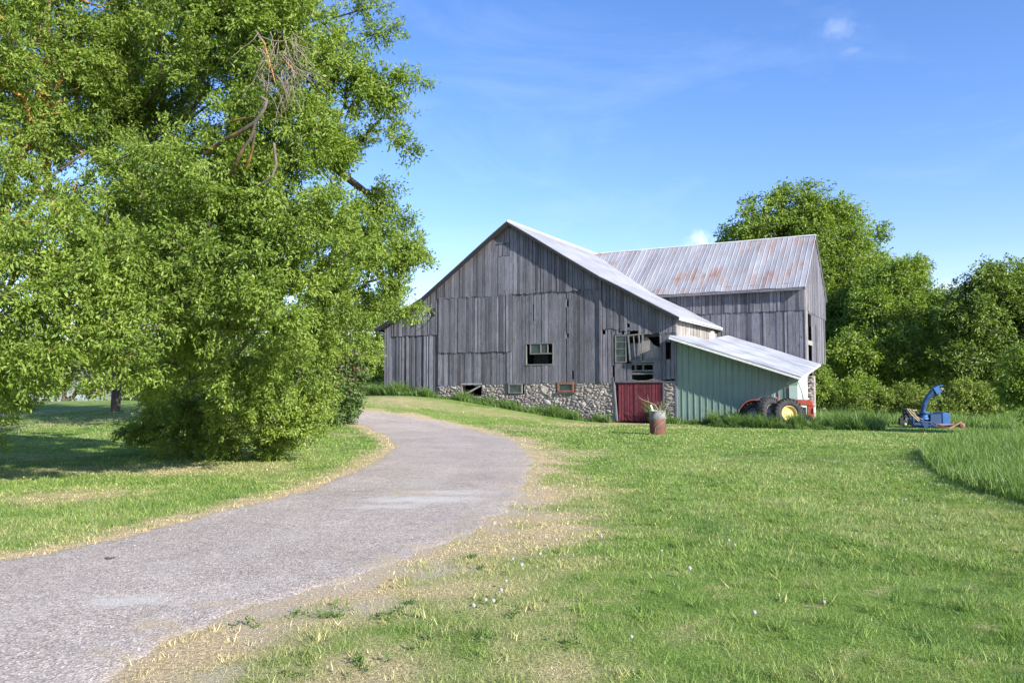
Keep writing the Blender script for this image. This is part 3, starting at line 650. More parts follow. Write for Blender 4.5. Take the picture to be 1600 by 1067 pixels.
# fascias and rakes
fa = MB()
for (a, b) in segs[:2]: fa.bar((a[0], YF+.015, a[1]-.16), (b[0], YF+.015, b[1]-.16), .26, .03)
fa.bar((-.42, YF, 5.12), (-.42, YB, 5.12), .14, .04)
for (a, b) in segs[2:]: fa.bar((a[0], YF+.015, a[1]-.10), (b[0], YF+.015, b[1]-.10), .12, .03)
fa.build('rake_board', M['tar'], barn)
fa = MB(); fa.bar((17.99, YF, 5.05), (17.99, D1-.05, 5.05), .14, .05); fa.tube([(18.03, 1.2, 5.10), (18.03, D1-.3, 5.08)], .075, 8); fa.build('eave_trim', M['trim'], barn)
fa = MB(); fa.bar((13.9, ey+.01, ez-.10), (WX, ey+.01, ez-.10), .13, .03); fa.bar((WX-.05, ey, ez-.10), (WX-.05, DR, WR-.07), .15, .04); fa.bar((WX-.05, DR, WR-.07), (WX-.05, D2+.4, ez-.10), .15, .04); fa.build('wing_fascia', M['wood'], barn)
fa = MB(); fa.box(17.55, 17.78, D1-1.5, D1-.95, 3.6, 4.9); fa.build('white_panel', M['white_paint'], barn)

# ------------------------------------------------------------------ green lean-to shed
shed = empty('lean_to_shed', (LB[0]+RX[0]*17.7, LB[1]+RX[1]*17.7, 0), -TH, 'low sage green metal lean-to shed with sloping metal roof beside red door', 'shed')
SWD = 5.62
def shz(x, y): return 4.20-.342*x+.09*max(y, 0)/1.0*(1-.0*x)
w = MB()
def ribwall(mb, x0, x1, ztop, y, period=.30):
    x = x0
    while x < x1-.01:
        e = min(x+period, x1); rb = .035
        for a, b, d in ((x, e-rb, 0), (e-rb, e, -.028)):
            mb.add([(a, y+d, -.05), (b, y+d, -.05), (b, y+d, ztop(b)), (a, y+d, ztop(a))], [(0, 1, 2, 3)], .5)
        mb.add([(e-rb, y, -.05), (e-rb, y-.028, -.05), (e-rb, y-.028, ztop(e)), (e-rb, y, ztop(e))], [(0, 1, 2, 3)], .5)
        mb.add([(e, y-.028, -.05), (e, y, -.05), (e, y, ztop(e)), (e, y-.028, ztop(e))], [(0, 1, 2, 3)], .5)
        x = e
ribwall(w, 0, SWD-.45, lambda x: shz(x, 0)-.06, 0)
w.build('front_wall', M['green_metal'], shed)
w = MB(); w.box(SWD-.36, SWD+.02, -.06, -.01, .02, 1.80); w.build('corner_panel', M['green_pale'], shed, .008)
w = MB(); w.box(SWD-.44, SWD-.37, -.05, .05, 0, 1.72); w.build('post', M['wood_dark'], shed)
w = MB(); w.box(0, SWD, -.012, .03, 1.98, 2.02); w.box(SWD-.42, SWD, -.005, .03, 1.8, 2.4); w.build('girt', M['green_metal'], shed)
w = MB(); w.box(SWD-.03, SWD+.02, .02, 1.0, -.05, 2.28); w.box(SWD-.03, SWD+.02, 1.0, 3.0, -.05, 1.1)
w.build('side_wall', M['green_pale'], shed)
w = MB(); w.box(SWD-.1, SWD+.0, 1.0, 3.0, 1.1, 2.42); w.build('grey_slab', M['concrete'], shed)
st = MB(); stone_mesh(st, 0, .42, lambda s: 0, lambda s: 2.3, [], .18, .32, (.5, .8), 40, 0, .14); o = st.build('stone_pier', M['stone'], shed); o.location = (SWD-.12, 3.05, 0)
w = MB(); w.box(0.02, .40, .02, .4, -.1, 2.3); o = w.build('pier_core', M['mortar'], shed); o.location = (SWD-.12, 3.05, 0)
w = MB(); yf = -.8; XE = SWD+.28
r0 = (-.12, yf, 4.20); r1 = (-.12, 7.72, 4.86); e0 = (XE, yf, 2.20); e1 = (XE-.35, 7.72, 3.02)
ribbed(w, (-.12, yf, 4.20), (-.12, 2.6, 4.42), (XE, yf, 2.22), (XE-.12, 2.6, 2.48), .24, .05, .035, 8, .006)
ribbed(w, (.6, 2.55, 4.12), (.6, 7.72, 4.68), (XE-.12, 2.55, 2.40), (XE-.35, 7.72, 2.98), .24, .05, .035, 8, .006); w.build('roof', M['roof_shed'], shed)
w = MB(); w.bar((r0[0], yf+.01, r0[2]-.09), (e0[0], yf+.01, e0[2]-.09), .10, .03); w.bar((e0[0], yf, e0[2]-.08), (e1[0], e1[1], e1[2]-.08), .09, .03); w.build('roof_trim', M['white_paint'], shed)
w = MB(); w.tube([(XE-.15, yf+.15, 2.05), (XE-.02, yf+.35, 1.55), (XE+.02, yf+.7, 1.1)], .035, 8); w.build('downspout', M['green_pale'], shed)

# ------------------------------------------------------------------ tractor, loose wheels
def wheel(name, R_, wd, loc, rot, rim_mat, parent=None, lugs=22, rimR=.56, dish=.3):
    e = parent
    Mx = Matrix.Translation(loc) @ rot.to_4x4()
    t = MB(); h = wd/2; r0 = R_*rimR
    t.lathe([(r0, -h*.75), (R_*.72, -h), (R_*.92, -h*.95), (R_*.98, -h*.7), (R_, 0), (R_*.98, h*.7), (R_*.92, h*.95), (R_*.72, h), (r0, h*.75), (r0, -h*.75)], 40, Mx)
    for k in range(lugs):
        for s in (-1, 1):
            a = 2*pi*(k+(.5 if s > 0 else 0))/lugs; b = a+.22
            p = [Vector((R_*1.0*cos(b), R_*1.0*sin(b), 0)), Vector((R_*.98*cos(a), R_*.98*sin(a), s*h*.97)), Vector((R_*.86*cos(a), R_*.86*sin(a), s*h*1.02))]
            for q in range(2): t.bar(Mx @ p[q], Mx @ p[q+1], .045, .05, random.random())
    tyre = t.build('tyre', M['black'], e)
    r_ = MB(); r_.lathe([(r0*1.03, h*.72), (r0*.96, h*.78), (r0*.9, h*.5), (r0*.86, h*dish), (r0*.4, h*dish*.6), (r0*.28, h*dish*1.3), (0, h*dish*1.3)], 32, Mx)
    r_.lathe([(r0*1.03, -h*.72), (r0*.96, -h*.78), (r0*.9, -h*.4), (r0*.3, -h*.2), (0, -h*.2)], 32, Mx)
    for k in range(6):
        a = 2*pi*k/6; r_.lathe([(.02, 0), (.02, .03), (0, .03)], 6, Mx @ Matrix.Translation((r0*.5*cos(a), r0*.5*sin(a), h*dish*.7)))
    r_.build('rim', rim_mat, e)
    return tyre
def rot_face(yaw, lean=0.0):
    """wheel axis along z turned to face -y, then yawed and leaned"""
    return Matrix.Rotation(yaw, 3, 'Z') @ Matrix.Rotation(radians(90)+lean, 3, 'X')
def bp(s, D, z=0.0):
    return Vector((LB[0]+RX[0]*s+MX[0]*D, LB[1]+RX[1]*s+MX[1]*D, z))
T0 = bp(21.1, -1.35)
tr = empty('tractor', T0, -TH+.12, 'faded red tractor parked nose right in long grass against green shed', 'tractor')
h = MB(); h.prism([(1.45, .98), (1.5, 1.16), (2.1, 1.22), (2.95, 1.18), (3.06, 1.08), (3.06, .92)], -.24, .24); h.build('hood', M['tractor_red'], tr, .03)
h = MB(); h.box(2.78, 3.1, -.22, .22, .32, .93); h.build('grille', M['tractor_red'], tr, .03)
h = MB(); h.box(3.1, 3.13, -.16, .16, .42, .86); h.box(3.06, 3.12, -.27, -.18, .62, .84); h.build('headlight', M['white_paint'], tr, .01)
h = MB(); h.box(1.0, 2.75, -.14, .14, .42, .86); h.box(1.8, 2.4, -.2, .2, .5, .96); h.build('engine', M['steel'], tr, .02)
h = MB(); h.box(2.7, 2.95, -.5, .5, .36, .44); h.build('front_axle', M['tractor_red'], tr)
for y in (-.34, .62):
    h = MB(); A = []
    for k in range(13):
        a = radians(205-k*11.5); A.append((.62+.70*cos(a)*.95, .50+.70*sin(a)))
    A2 = [(1.15, 1.24)]; pts = A+A2
    vs = []; 
    for x, z in pts: vs += [(x, y-.28, z), (x, y+.22, z), (x, y-.28, z-.035), (x, y+.22, z-.035)]
    fs = []
    for i in range(len(pts)-1):
        a = i*4; fs += [(a, a+1, a+5, a+4), (a+2, a+6, a+7, a+3), (a, a+4, a+6, a+2), (a+1, a+3, a+7, a+5)]
    h.add(vs, fs, None, False)
    h.prism([(pts[i][0], pts[i][1]-.02) for i in range(2, len(pts))]+[(1.15, .95), (.9, 1.0), (.5, 1.0), (.2, .9)], y+.18, y+.21)
    h.build('fender', M['tractor_red'], tr)
    wp = empty('rear_wheel', (0, 0, 0)); wp.parent = tr
    wheel('rear_wheel', .58, .3, Vector((.62, y-.05, .50)), rot_face(0), M['steel'], wp)
for y in (-.5, .5):
    wp = empty('front_wheel', (0, 0, 0)); wp.parent = tr
    wheel('front_wheel', .27, .14, Vector((2.82, y, .24)), rot_face(0), M['steel'], wp, 14)
h = MB(); h.prism([(1.02, 1.12), (1.42, 1.34), (1.46, 1.28), (1.06, 1.04)], -.22, .22); h.bar((1.1, 0, .8), (1.2, 0, 1.15), .05); h.build('seat', M['steel'], tr, .01)
h = MB(); h.tube([(1.7, 0, 1.1), (1.42, 0, 1.36)], .02, 6)
ring = [Vector((1.42, 0, 1.36))+Vector((.10*cos(a)*.6, .18*sin(a), .10*cos(a))) for a in np.linspace(0, 2*pi, 20)]; h.tube(ring, .016, 6, cap=False); h.build('steering_wheel', M['steel'], tr)
h = MB(); h.tube([(1.62, -.18, 1.15), (1.62, -.18, 1.42)], .03, 8); h.tube([(1.62, -.18, 1.42), (1.62, -.18, 1.44)], .045, 8); h.build('exhaust', M['rust'], tr)
wa = empty('drive_wheel', (0, 0, 0)); wa.parent = tr; wa.location = (2.05, -.98, 0)
wheel('w', .66, .38, Vector((0, 0, .58)), rot_face(.50, -.16), M['yellow'], wa, 24, .52, .15)
wb = empty('drive_wheel', (0, 0, 0)); wb.parent = tr; wb.location = (1.25, -.80, 0)
wheel('w', .68, .40, Vector((0, 0, .62)), rot_face(1.02, -.12), M['steel'], wb, 24, .52, .15)

# ------------------------------------------------------------------ snow blower
S0 = at(1405, 668, 35.3); S0.z = float(hgt(S0.x, S0.y))
sb = empty('snow_blower', S0, -.12, 'blue tractor snow blower with tall curved chute and rusty drawbar', 'snow blower')
h = MB(); h.prism([(1.22, .06), (1.26, .56), (1.72, .60), (1.72, .06)], -.1, .9); h.build('auger_housing', M['blue'], sb, .015)
h = MB(); h.prism([(1.722, .03), (1.722, .62), (1.80, .66), (2.04, .62), (2.04, .05)], -.13, .93); h.build('side_plate', M['blue_light'], sb, .02)
h = MB(); h.prism([(.62, .10), (.58, .58), (1.21, .58), (1.21, .10)], .1, .8); h.build('fan_housing', M['blue'], sb, .02)
h = MB(); h.lathe([(.19, .36), (.19, .44), (.16, .44), (.16, .62), (.2, .62), (.2, .68), (.14, .68)], 20, Matrix.Translation((1.04, .05, 0))); h.build('chute_ring', M['blue_light'], sb)
h = MB(); h.tube([(1.04, .05, .42), (1.02, .05, .74), (1.08, .05, 1.05), (1.26, .05, 1.36), (1.52, .05, 1.60)], [.135, .135, .15, .16, .165], 4, flat=.8); h.build('chute', M['blue'], sb)
h = MB(); h.box(-.16, .14, -.15, .15, -.02, .22, M=Matrix.Translation((1.50, .05, 1.56)) @ Matrix.Rotation(radians(62), 4, 'Y')); h.box(-.17, -.14, -.16, .16, .2, .36, M=Matrix.Translation((1.50, .05, 1.56)) @ Matrix.Rotation(radians(72), 4, 'Y')); h.build('deflector', M['blue_light'], sb)
h = MB(); h.tube([(.28, -.2, .82), (.42, -.25, .58), (.72, -.3, .26)], .022, 8); h.tube([(.36, -.18, .82), (.56, -.22, .56), (.76, -.3, .3)], .02, 8); h.tube([(.25, -.1, .8), (.5, -.2, .78), (.62, -.25, .5), (.9, -.28, .34)], .012, 6); h.tube([(.6, .1, .74), (.95, .1, .74)], .03, 8); h.build('hitch_arm', M['tan'], sb)
h = MB(); h.box(.18, .42, -.15, .15, .60, .82); h.lathe([(.0, .0), (.14, .0), (.14, .2), (.0, .2)], 14, Matrix.Translation((.35, .2, .55)) @ Matrix.Rotation(radians(90), 4, 'X')); h.bar((.1, 0, .42), (.6, 0, .6), .16); h.box(.0, .22, -.12, .1, .12, .42); h.build('gearbox', M['black'], sb, .02)
h = MB(); h.lathe([(0, -.02), (.055, -.02), (.055, .04), (0, .04)], 14, Matrix.Translation((.18, -.2, .16)) @ Matrix.Rotation(radians(90), 4, 'X')); h.build('pto_cap', M['concrete'], sb)
h = MB(); h.bar((.2, -.15, .40), (.62, -.1, .42), .06); h.bar((.75, -.32, .30), (1.28, -.30, .24), .06); h.bar((.75, -.32, .30), (.82, -.36, .14), .06); h.bar((.82, -.36, .14), (1.25, -.4, .12), .06); h.bar((1.1, -.35, .16), (1.42, -.5, -.02), .08); h.box(.55, 1.25, -.05, .1, .02, .22); h.build('lower_frame', M['blue'], sb)
h = MB(); h.bar((1.35, -.4, .16), (2.25, -.25, .18), .06); h.bar((1.38, -.4, .18), (1.75, -.65, -.01), .05); h.bar((1.75, -.65, .0), (2.38, -.35, .28), .06); h.bar((1.25, -.3, .24), (1.4, -.4, .16), .05); h.bar((2.25, -.25, .2), (2.45, -.3, .12), .05); h.build('drawbar', M['rust'], sb)
h = MB(); h.lathe([(.03, -.06), (.12, -.05), (.12, .05), (.03, .06)], 14, Matrix.Translation((2.42, -.3, .12)) @ Matrix.Rotation(radians(90), 4, 'X')); h.build('caster', M['rust'], sb)

# ------------------------------------------------------------------ burn barrel with branches
B0 = at(1028, 679, 29.6); B0.z = float(hgt(B0.x, B0.y))
ba = MB(); pr = [(0, .0), (.285, 0)]
for k in range(14):
    z = .02+k*.063; pr.append((.285+(.016 if k in (4, 9) else 0)+random.uniform(-.004, .004), z))
pr += [(.30, .86), (.27, .86), (.27, .3), (0, .3)]
ba.lathe(pr, 28); o = ba.build('barrel', M['barrel']); o.location = B0; o.rotation_euler = (.03, -.04, .5)
tag(o, 'rusty dented steel barrel with pale upper band standing in front of red door', 'barrel')
def branch(path, r, label, name='branch', mat='stick', side=0):
    b = MB(); r *= .75; b.tube([Vector(p)+B0 for p in path], np.linspace(r, r*.35, len(path)), 6)
    for k in range(side):
        i = random.randrange(1, len(path)-1); p = Vector(path[i])+B0; d = Vector((random.uniform(-1, 1), random.uniform(-.5, .5), random.uniform(.2, 1))).normalized()
        b.tube([p, p+d*.14, p+d*.25+Vector((0, 0, .03))], [r*.4, r*.3, r*.15], 5)
    o = b.build(name, M[mat]); tag(o, label, 'branch', 'branches stuck in the rusty barrel'); return o
branch([(.1, 0, .4), (.02, -.05, .86), (-.12, -.1, 1.06), (-.34, -.1, 1.16), (-.56, -.08, 1.24), (-.68, -.05, 1.34)], .028, 'long bent branch arching left out of rusty barrel', side=3)
branch([(-.05, 0, .45), (.05, -.12, .9), (.25, -.2, 1.05), (.42, -.2, 1.1)], .02, 'thin pale branch poking right from rusty barrel', side=2)
branch([(.0, .1, .4), (.1, 0, .95), (.16, .0, 1.22)], .018, 'short upright twig sticking up from rusty barrel', side=2)
branch([(.28, -.3, .62), (.05, -.33, .42), (-.14, -.34, .25), (-.17, -.32, .02)], .022, 'curved stick leaning against the front of rusty barrel')
branch([(.3, -.24, 1.02), (.16, -.33, .80), (-.05, -.34, .62)], .02, 'pale forked stick draped over rim of rusty barrel', side=2)
b = MB(); b.bar(B0+Vector((-.1, -.1, .6)), B0+Vector((-.26, -.1, 1.06)), .05, .02); o = b.build('white_board', M['white_paint']); tag(o, 'short white board end sticking out of rusty barrel', 'board')

# ------------------------------------------------------------------ trees
def tree_skeleton(base_nodes, targets, tip_r, sag=.04, pen=.25, step=.55):
    """base_nodes: list of (pos, parent, pathlen); grows a path to each target from the nearest node"""
    P = [np.array(b[0], float) for b in base_nodes]; par = [b[1] for b in base_nodes]; L_ = [0.0]*len(P)
    for i in range(len(P)):
        if par[i] >= 0: L_[i] = L_[par[i]]+np.linalg.norm(P[i]-P[par[i]])
    cap = len(P)+len(targets)*14; A = np.zeros((cap, 3)); A[:len(P)] = P; LL = np.zeros(cap); LL[:len(P)] = L_; n = len(P)
    par = par+[0]*(cap-n); tips = []
    root = A[0]; order = np.argsort(np.linalg.norm(targets-np.mean(P, 0), axis=1))
    for ti in order:
        t = targets[ti]; d = np.linalg.norm(A[:n]-t, axis=1); up = np.maximum(A[:n, 2]-t[2], 0)
        i = int(np.argmin(d+pen*LL[:n]*.5+up*.7)); dist = d[i]; k = min(10, max(1, int(dist/step))); a = A[i].copy(); prev = i
        for j in range(1, k+1):
            f = j/k; p = a+(t-a)*f; p[2] += sin(pi*f)*dist*.10-sag*f*f*dist
            if j < k: p += rng.normal(0, .05*dist/k+.02, 3)
            if n >= cap: break
            A[n] = p; par[n] = prev; LL[n] = LL[prev]+dist/k; prev = n; n += 1
        tips.append(prev)
    A = A[:n]; par = par[:n]; cnt = np.zeros(n)
    for t in tips: cnt[t] += 1
    for i in range(n-1, 0, -1):
        if par[i] >= 0: cnt[par[i]] += cnt[i]
    rad = tip_r*np.maximum(cnt, 1)**.43
    return A, par, rad, tips
def skeleton_mesh(name, A, par, rad, mat, parent, minr=0.0, ns=6):
    """tapered prisms along every edge of the skeleton, merged"""
    idx = [i for i in range(len(A)) if par[i] >= 0 and rad[i] >= minr]
    a = A[[par[i] for i in idx]]; b = A[idx]; ra = rad[[par[i] for i in idx]]; rb = rad[idx]; ra = np.minimum(ra, rb*1.35)
    t = b-a; L_ = np.linalg.norm(t, axis=1); L_[L_ < 1e-6] = 1e-6; t /= L_[:, None]
    up = np.where(np.abs(t[:, 2:3]) < .9, np.array([[0, 0, 1.]]), np.array([[1., 0, 0]])); u = np.cross(t, up); u /= np.linalg.norm(u, axis=1)[:, None]; w = np.cross(t, u)
    n = len(idx); V = np.zeros((n, 2, ns, 3))
    for k in range(ns):
        d = u*cos(2*pi*k/ns)+w*sin(2*pi*k/ns); V[:, 0, k] = a-t*ra[:, None]*.3+d*ra[:, None]; V[:, 1, k] = b+d*rb[:, None]
    base = (np.arange(n)*2*ns)[:, None]; F = []
    for k in range(ns): F.append(np.c_[base+k, base+(k+1) % ns, base+ns+(k+1) % ns, base+ns+k])
    return npmesh(name, V.reshape(-1, 3), np.concatenate(F), mat, {'rnd': np.repeat(rng.random(n), 2*ns)}, parent, True, 4)
def leaves(name, centers, per, sigma, ll, lw, mat, parent, out_from=None, droop=.5, odd=None, flat=.7, mass_v=.25):
    n = len(centers)*per; ci = np.repeat(np.arange(len(centers)), per); C0 = centers[ci]
    # sprigs: leaves gather along a few short shoots in each clump
    ns = 6; sd = rng.normal(size=(len(centers), ns, 3)); sd /= np.linalg.norm(sd, axis=2)[..., None]
    if out_from is not None:
        o = centers-out_from; o /= np.linalg.norm(o, axis=1)[:, None]+1e-6; sd = sd+o[:, None]*.55; sd /= np.linalg.norm(sd, axis=2)[..., None]
    si = rng.integers(0, ns, n); S = sd[ci, si]; t = rng.random(n)**.7
    pos = C0+S*(t*sigma*2.0)[:, None]+rng.normal(0, sigma*.30, (n, 3))*np.array([1, 1, flat]); pos[:, 2] -= (t**2)*sigma*droop
    ax = S*.8+rng.normal(0, .6, (n, 3)); ax[:, 2] -= droop; ax /= np.linalg.norm(ax, axis=1)[:, None]
    nr = rng.normal(0, .75, (n, 3))+np.array([.25, -.25, .75]); sdv = np.cross(ax, nr); sdv /= np.linalg.norm(sdv, axis=1)[:, None]+1e-9; nr = np.cross(sdv, ax)
    l = ll*rng.uniform(.6, 1.3, n)[:, None]; w = lw*rng.uniform(.7, 1.25, n)[:, None]
    V = np.zeros((n, 4, 3)); V[:, 0] = pos; V[:, 1] = pos+ax*l*.45+sdv*w*.5+nr*w*.16; V[:, 2] = pos+ax*l-nr*l*.10; V[:, 3] = pos+ax*l*.45-sdv*w*.5+nr*w*.16
    b = (np.arange(n)*4)[:, None]; F = np.concatenate([np.c_[b, b+1, b+2], np.c_[b, b+2, b+3]])
    cr = rng.random(len(centers)); rv = np.clip((1-mass_v*2)*.5+cr[ci]*mass_v*1.4+rng.normal(0, .16, n)+.0, 0, 1)
    at_ = {'rnd': np.repeat(rv, 4)}
    at_['odd'] = np.repeat(odd(pos), 4) if odd is not None else np.zeros(n*4)
    return npmesh(name, V.reshape(-1, 3), F, mat, at_, parent)
def blob_points(blobs, n, shell=2.4):
    B = np.array([[*b[:3], *b[3]] if hasattr(b[3], '__len__') else [*b[:3], b[3], b[3], b[3]] for b in blobs]); vol = (B[:, 3]*B[:, 4]*B[:, 5])**.72; k = rng.choice(len(B), n, p=vol/vol.sum())
    d = rng.normal(size=(n, 3)); d /= np.linalg.norm(d, axis=1)[:, None]; r_ = rng.random(n)**(1/shell)
    return B[k, :3]+d*r_[:, None]*B[k, 3:6]*(1+rng.normal(0, .15, n))[:, None]
def spx(px, py, Y, rpx, dscale=1.0):
    p = at(px, py, Y); r_ = rpx*Y/FPX; return (p.x, p.y, p.z, (r_, r_*dscale, r_))
def make_tree(name, label, blobs, trunks, nt, per, sigma, ll, lw, leafmat, barkmat, tip_r, group=None, droop=.18, minr=0.0, extra_tips=None, cat='tree', odd=None, shell=2.4, zmin=.15, gaps=()):
    base = Vector(trunks[0][0]); e = empty(name, base, 0, label, cat, group)
    T = blob_points(blobs, nt, shell)
    if extra_tips is not None: T = np.vstack([T, extra_tips])
    gzv = hgt(T[:, 0], T[:, 1]); T = T[T[:, 2] > gzv+zmin]
    for gp, gr in gaps: T = T[np.linalg.norm(T-np.array(gp), axis=1) > gr]
    nodes = []
    for tk in trunks:
        prev = -1
        for p in tk:
            nodes.append((p, prev)); prev = len(nodes)-1
        # let later trunks root in the first one's base
    fixed = []
    for i, (p, pr_) in enumerate(nodes): fixed.append((p, pr_ if (pr_ >= 0 or i == 0) else 0))
    A, par, rad, tips = tree_skeleton(fixed, T, tip_r)
    b3 = np.array(base); A2 = A-b3
    o = skeleton_mesh('trunk', A2, par, rad, barkmat, e, minr)
    C_ = np.mean(T, 0)-b3
    leaves('crown', T-b3, per, sigma, ll, lw, leafmat, e, C_, droop, (lambda q: odd(q+b3)) if odd else None)
    return e
G = lambda x, y: float(hgt(x, y))
# --- the big box elder beside the drive
tA = [spx(410, -120, 15.5, 140), spx(300, -90, 16.5, 150), spx(340, 50, 15, 120), spx(445, 60, 14.5, 95), spx(530, 120, 15, 60), spx(578, 150, 15, 44), spx(608, 175, 15, 30), spx(430, 200, 14, 110),
      spx(520, 225, 15, 55), spx(350, 300, 13.5, 120), spx(470, 350, 13.5, 95), spx(560, 365, 15.5, 60), spx(612, 392, 16.5, 46), spx(585, 318, 16.5, 22), spx(640, 380, 17, 16), spx(300, 420, 13.2, 105), spx(410, 455, 13.2, 90), spx(520, 445, 15.5, 60),
      spx(235, 300, 14.5, 95), spx(225, 120, 16.0, 105), spx(200, 200, 15.7, 70), spx(190, 60, 16.5, 60), spx(200, 400, 13.5, 60), spx(578, 465, 17, 30), spx(622, 488, 17.5, 10), spx(320, 540, 14.5, 75), spx(430, 540, 15, 66), spx(500, 520, 17, 45),
      spx(395, 610, 17.5, 66), spx(470, 640, 18, 44), spx(490, 600, 18, 34), spx(300, 650, 19.5, 70), spx(450, 640, 19.0, 52), spx(350, 690, 18.6, 38), spx(425, 690, 18.8, 34), spx(262, 580, 16, 60), spx(235, 670, 20.5, 45)]
bx, by = -8.6, 22.0; g0 = G(bx, by)
def pt(px, py, Y): p = at(px, py, Y); return (p.x, p.y, p.z)
trA = [[(bx, by, g0-.1), (bx+.1, by-.1, 1.2), (bx+.3, by-.6, 2.6), pt(360, 400, 19.5), pt(380, 250, 17.5), pt(400, 90, 16.5), pt(410, -60, 16.5)],
       [(bx+.5, by-.3, .4), (bx+1.0, by-.8, 2.0), pt(430, 480, 19), pt(480, 380, 17), pt(540, 330, 16.5)],
       [(bx-.5, by+.1, .3), (bx-.8, by-.6, 2.2), pt(280, 400, 19), pt(260, 250, 18), pt(250, 60, 17), pt(240, -60, 17)],
       [(bx+.2, by-.6, .2), pt(340, 620, 20.2), pt(330, 540, 19.5), pt(300, 470, 18)]]
# loose outer sprays against the sky
def sprays(lst, n=5):
    out = []
    for px, py, Y, ex, ey_ in lst:
        for k in range(n):
            f = (k+1)/n; p = at(px+(ex-px)*f, py+(ey_-py)*f, Y); out.append([p.x, p.y, p.z])
    return np.array(out)
spA = sprays([(600, 120, 15, 652, 128), (600, 210, 15, 640, 235), (560, 60, 15.5, 612, 48), (540, 20, 15.5, 590, 12), (590, 330, 16.5, 640, 345), (620, 398, 17, 662, 398), (610, 480, 17.5, 652, 486), (560, 300, 16, 612, 292), (590, 430, 17, 630, 450), (560, 500, 17.5, 575, 560)])
make_tree('boxelder_tree', 'huge bright green box elder beside the driveway bend, foliage down to the lawn', tA, trA, 2500, 175, .16, .082, .032, M['leaf_maple'], M['bark'], .0065, extra_tips=spA, gaps=[(pt(385, 200, 12.6), .55), (pt(370, 245, 12.5), .5), (pt(430, 110, 12.6), .55), (pt(440, 150, 12.7), .45), (pt(420, 255, 12.7), .38), (pt(345, 225, 12.4), .4), (pt(365, 560, 15), .6), (pt(300, 600, 16), .5)])
# --- second tree whose crown comes in from the left edge
tB = [spx(60, 60, 18.5, 90), spx(155, 110, 19, 75), spx(80, 215, 18.5, 60), spx(10, 160, 18, 60), spx(60, 30, 14.5, 50), spx(150, 60, 15.5, 45), spx(-60, 100, 14, 120), spx(100, 180, 15.5, 60), spx(30, 250, 14.5, 60), spx(110, 310, 14.5, 62), spx(60, 400, 12.3, 95), spx(150, 420, 12.3, 80), spx(185, 490, 12.3, 58), spx(90, 500, 12, 78), spx(10, 520, 12, 80),
      spx(130, 560, 12.6, 42), spx(215, 560, 13, 32), spx(50, 580, 12.5, 40), spx(20, 600, 15, 46), spx(-60, 560, 13, 110), spx(-100, 350, 14, 140), spx(-150, 180, 14, 150), spx(-40, 650, 15.5, 50), spx(60, -100, 15, 140), spx(-120, -80, 15, 150)]
bx2, by2 = -11.4, 16.8
trB = [[(bx2, by2, -.1), (bx2+.1, by2-.2, 1.5), (bx2+.5, by2-.6, 3.2), pt(75, 300, 16.2), pt(72, 150, 15.5), pt(76, 0, 15), pt(70, -120, 15)],
       [(bx2+.2, by2-.3, .3), pt(-20, 420, 15.5), pt(60, 290, 15.3), pt(130, 240, 15.2)],
       [(bx2+.3, by2-.3, .3), pt(20, 260, 16), pt(100, 40, 16), pt(180, 80, 16.2)],
       [(bx2-.2, by2-.2, .2), (bx2-1.5, by2-.6, 3.5), pt(-160, 150, 15)]]
make_tree('boxelder_tree', 'orange barked tree at the left edge whose thin crown shows sky and limbs', tB, trB, 1500, 150, .16, .082, .032, M['leaf_maple'], M['bark_lichen'], .008)
# dead limbs: their own pieces of the big tree
dl = MB()
def limb(pts_, r0, r1, n=7): dl.tube([pt(*p) for p in pts_], np.linspace(r0, r1, len(pts_)), n)
limb([(322, 240, 13.2), (350, 219, 12.8), (378, 205, 12.6), (400, 190, 12.5), (413, 170, 12.4), (417, 158, 12.4), (408, 152, 12.4)], .036, .026)
limb([(358, 275, 13.2), (366, 262, 12.9), (378, 235, 12.7), (393, 214, 12.6), (399, 192, 12.5)], .03, .022)
limb([(385, 262, 13.0), (394, 235, 12.8), (398, 205, 12.6)], .025, .02)
limb([(428, 225, 13.0), (432, 258, 12.7), (426, 275, 12.6), (405, 290, 12.7), (390, 296, 12.9)], .024, .015)
limb([(400, 50, 13.4), (412, 66, 13.0), (422, 100, 12.8), (430, 130, 12.8)], .024, .008)
limb([(436, 84, 13.1), (450, 100, 12.9), (462, 116, 12.9)], .02, .006)
limb([(360, 190, 13), (378, 186, 12.8), (398, 183, 12.6)], .02, .014)
big = [o for o in COL.objects if o.name == 'boxelder_tree'][0]
o = dl.build('dead_limb', M['bark_lichen'], big); o.location = -big.location
dl = MB()
for k in range(60):
    x = random.uniform(395, 465); y = random.uniform(50, 130); Y = random.uniform(12.5, 13.3); a_ = random.uniform(-.5, 1.1); L0 = random.uniform(25, 75); ps = [pt(x, y, Y)]; 
    for q in range(5):
        a_ += random.uniform(-.35, .3); x += sin(a_)*L0/5; y += cos(a_)*L0/5; ps.append(pt(x, y, Y+random.uniform(-.06, .06)))
        if random.random() < .6: dl.tube([ps[-1], pt(x+random.uniform(-12, 18), y+random.uniform(4, 18), Y)], [.003, .0015], 4, cap=False)
    dl.tube(ps, [.008, .007, .006, .005, .004, .002], 4, cap=False)
o = dl.build('dead_twigs', M['dead_wood'], big); o.location = -big.location

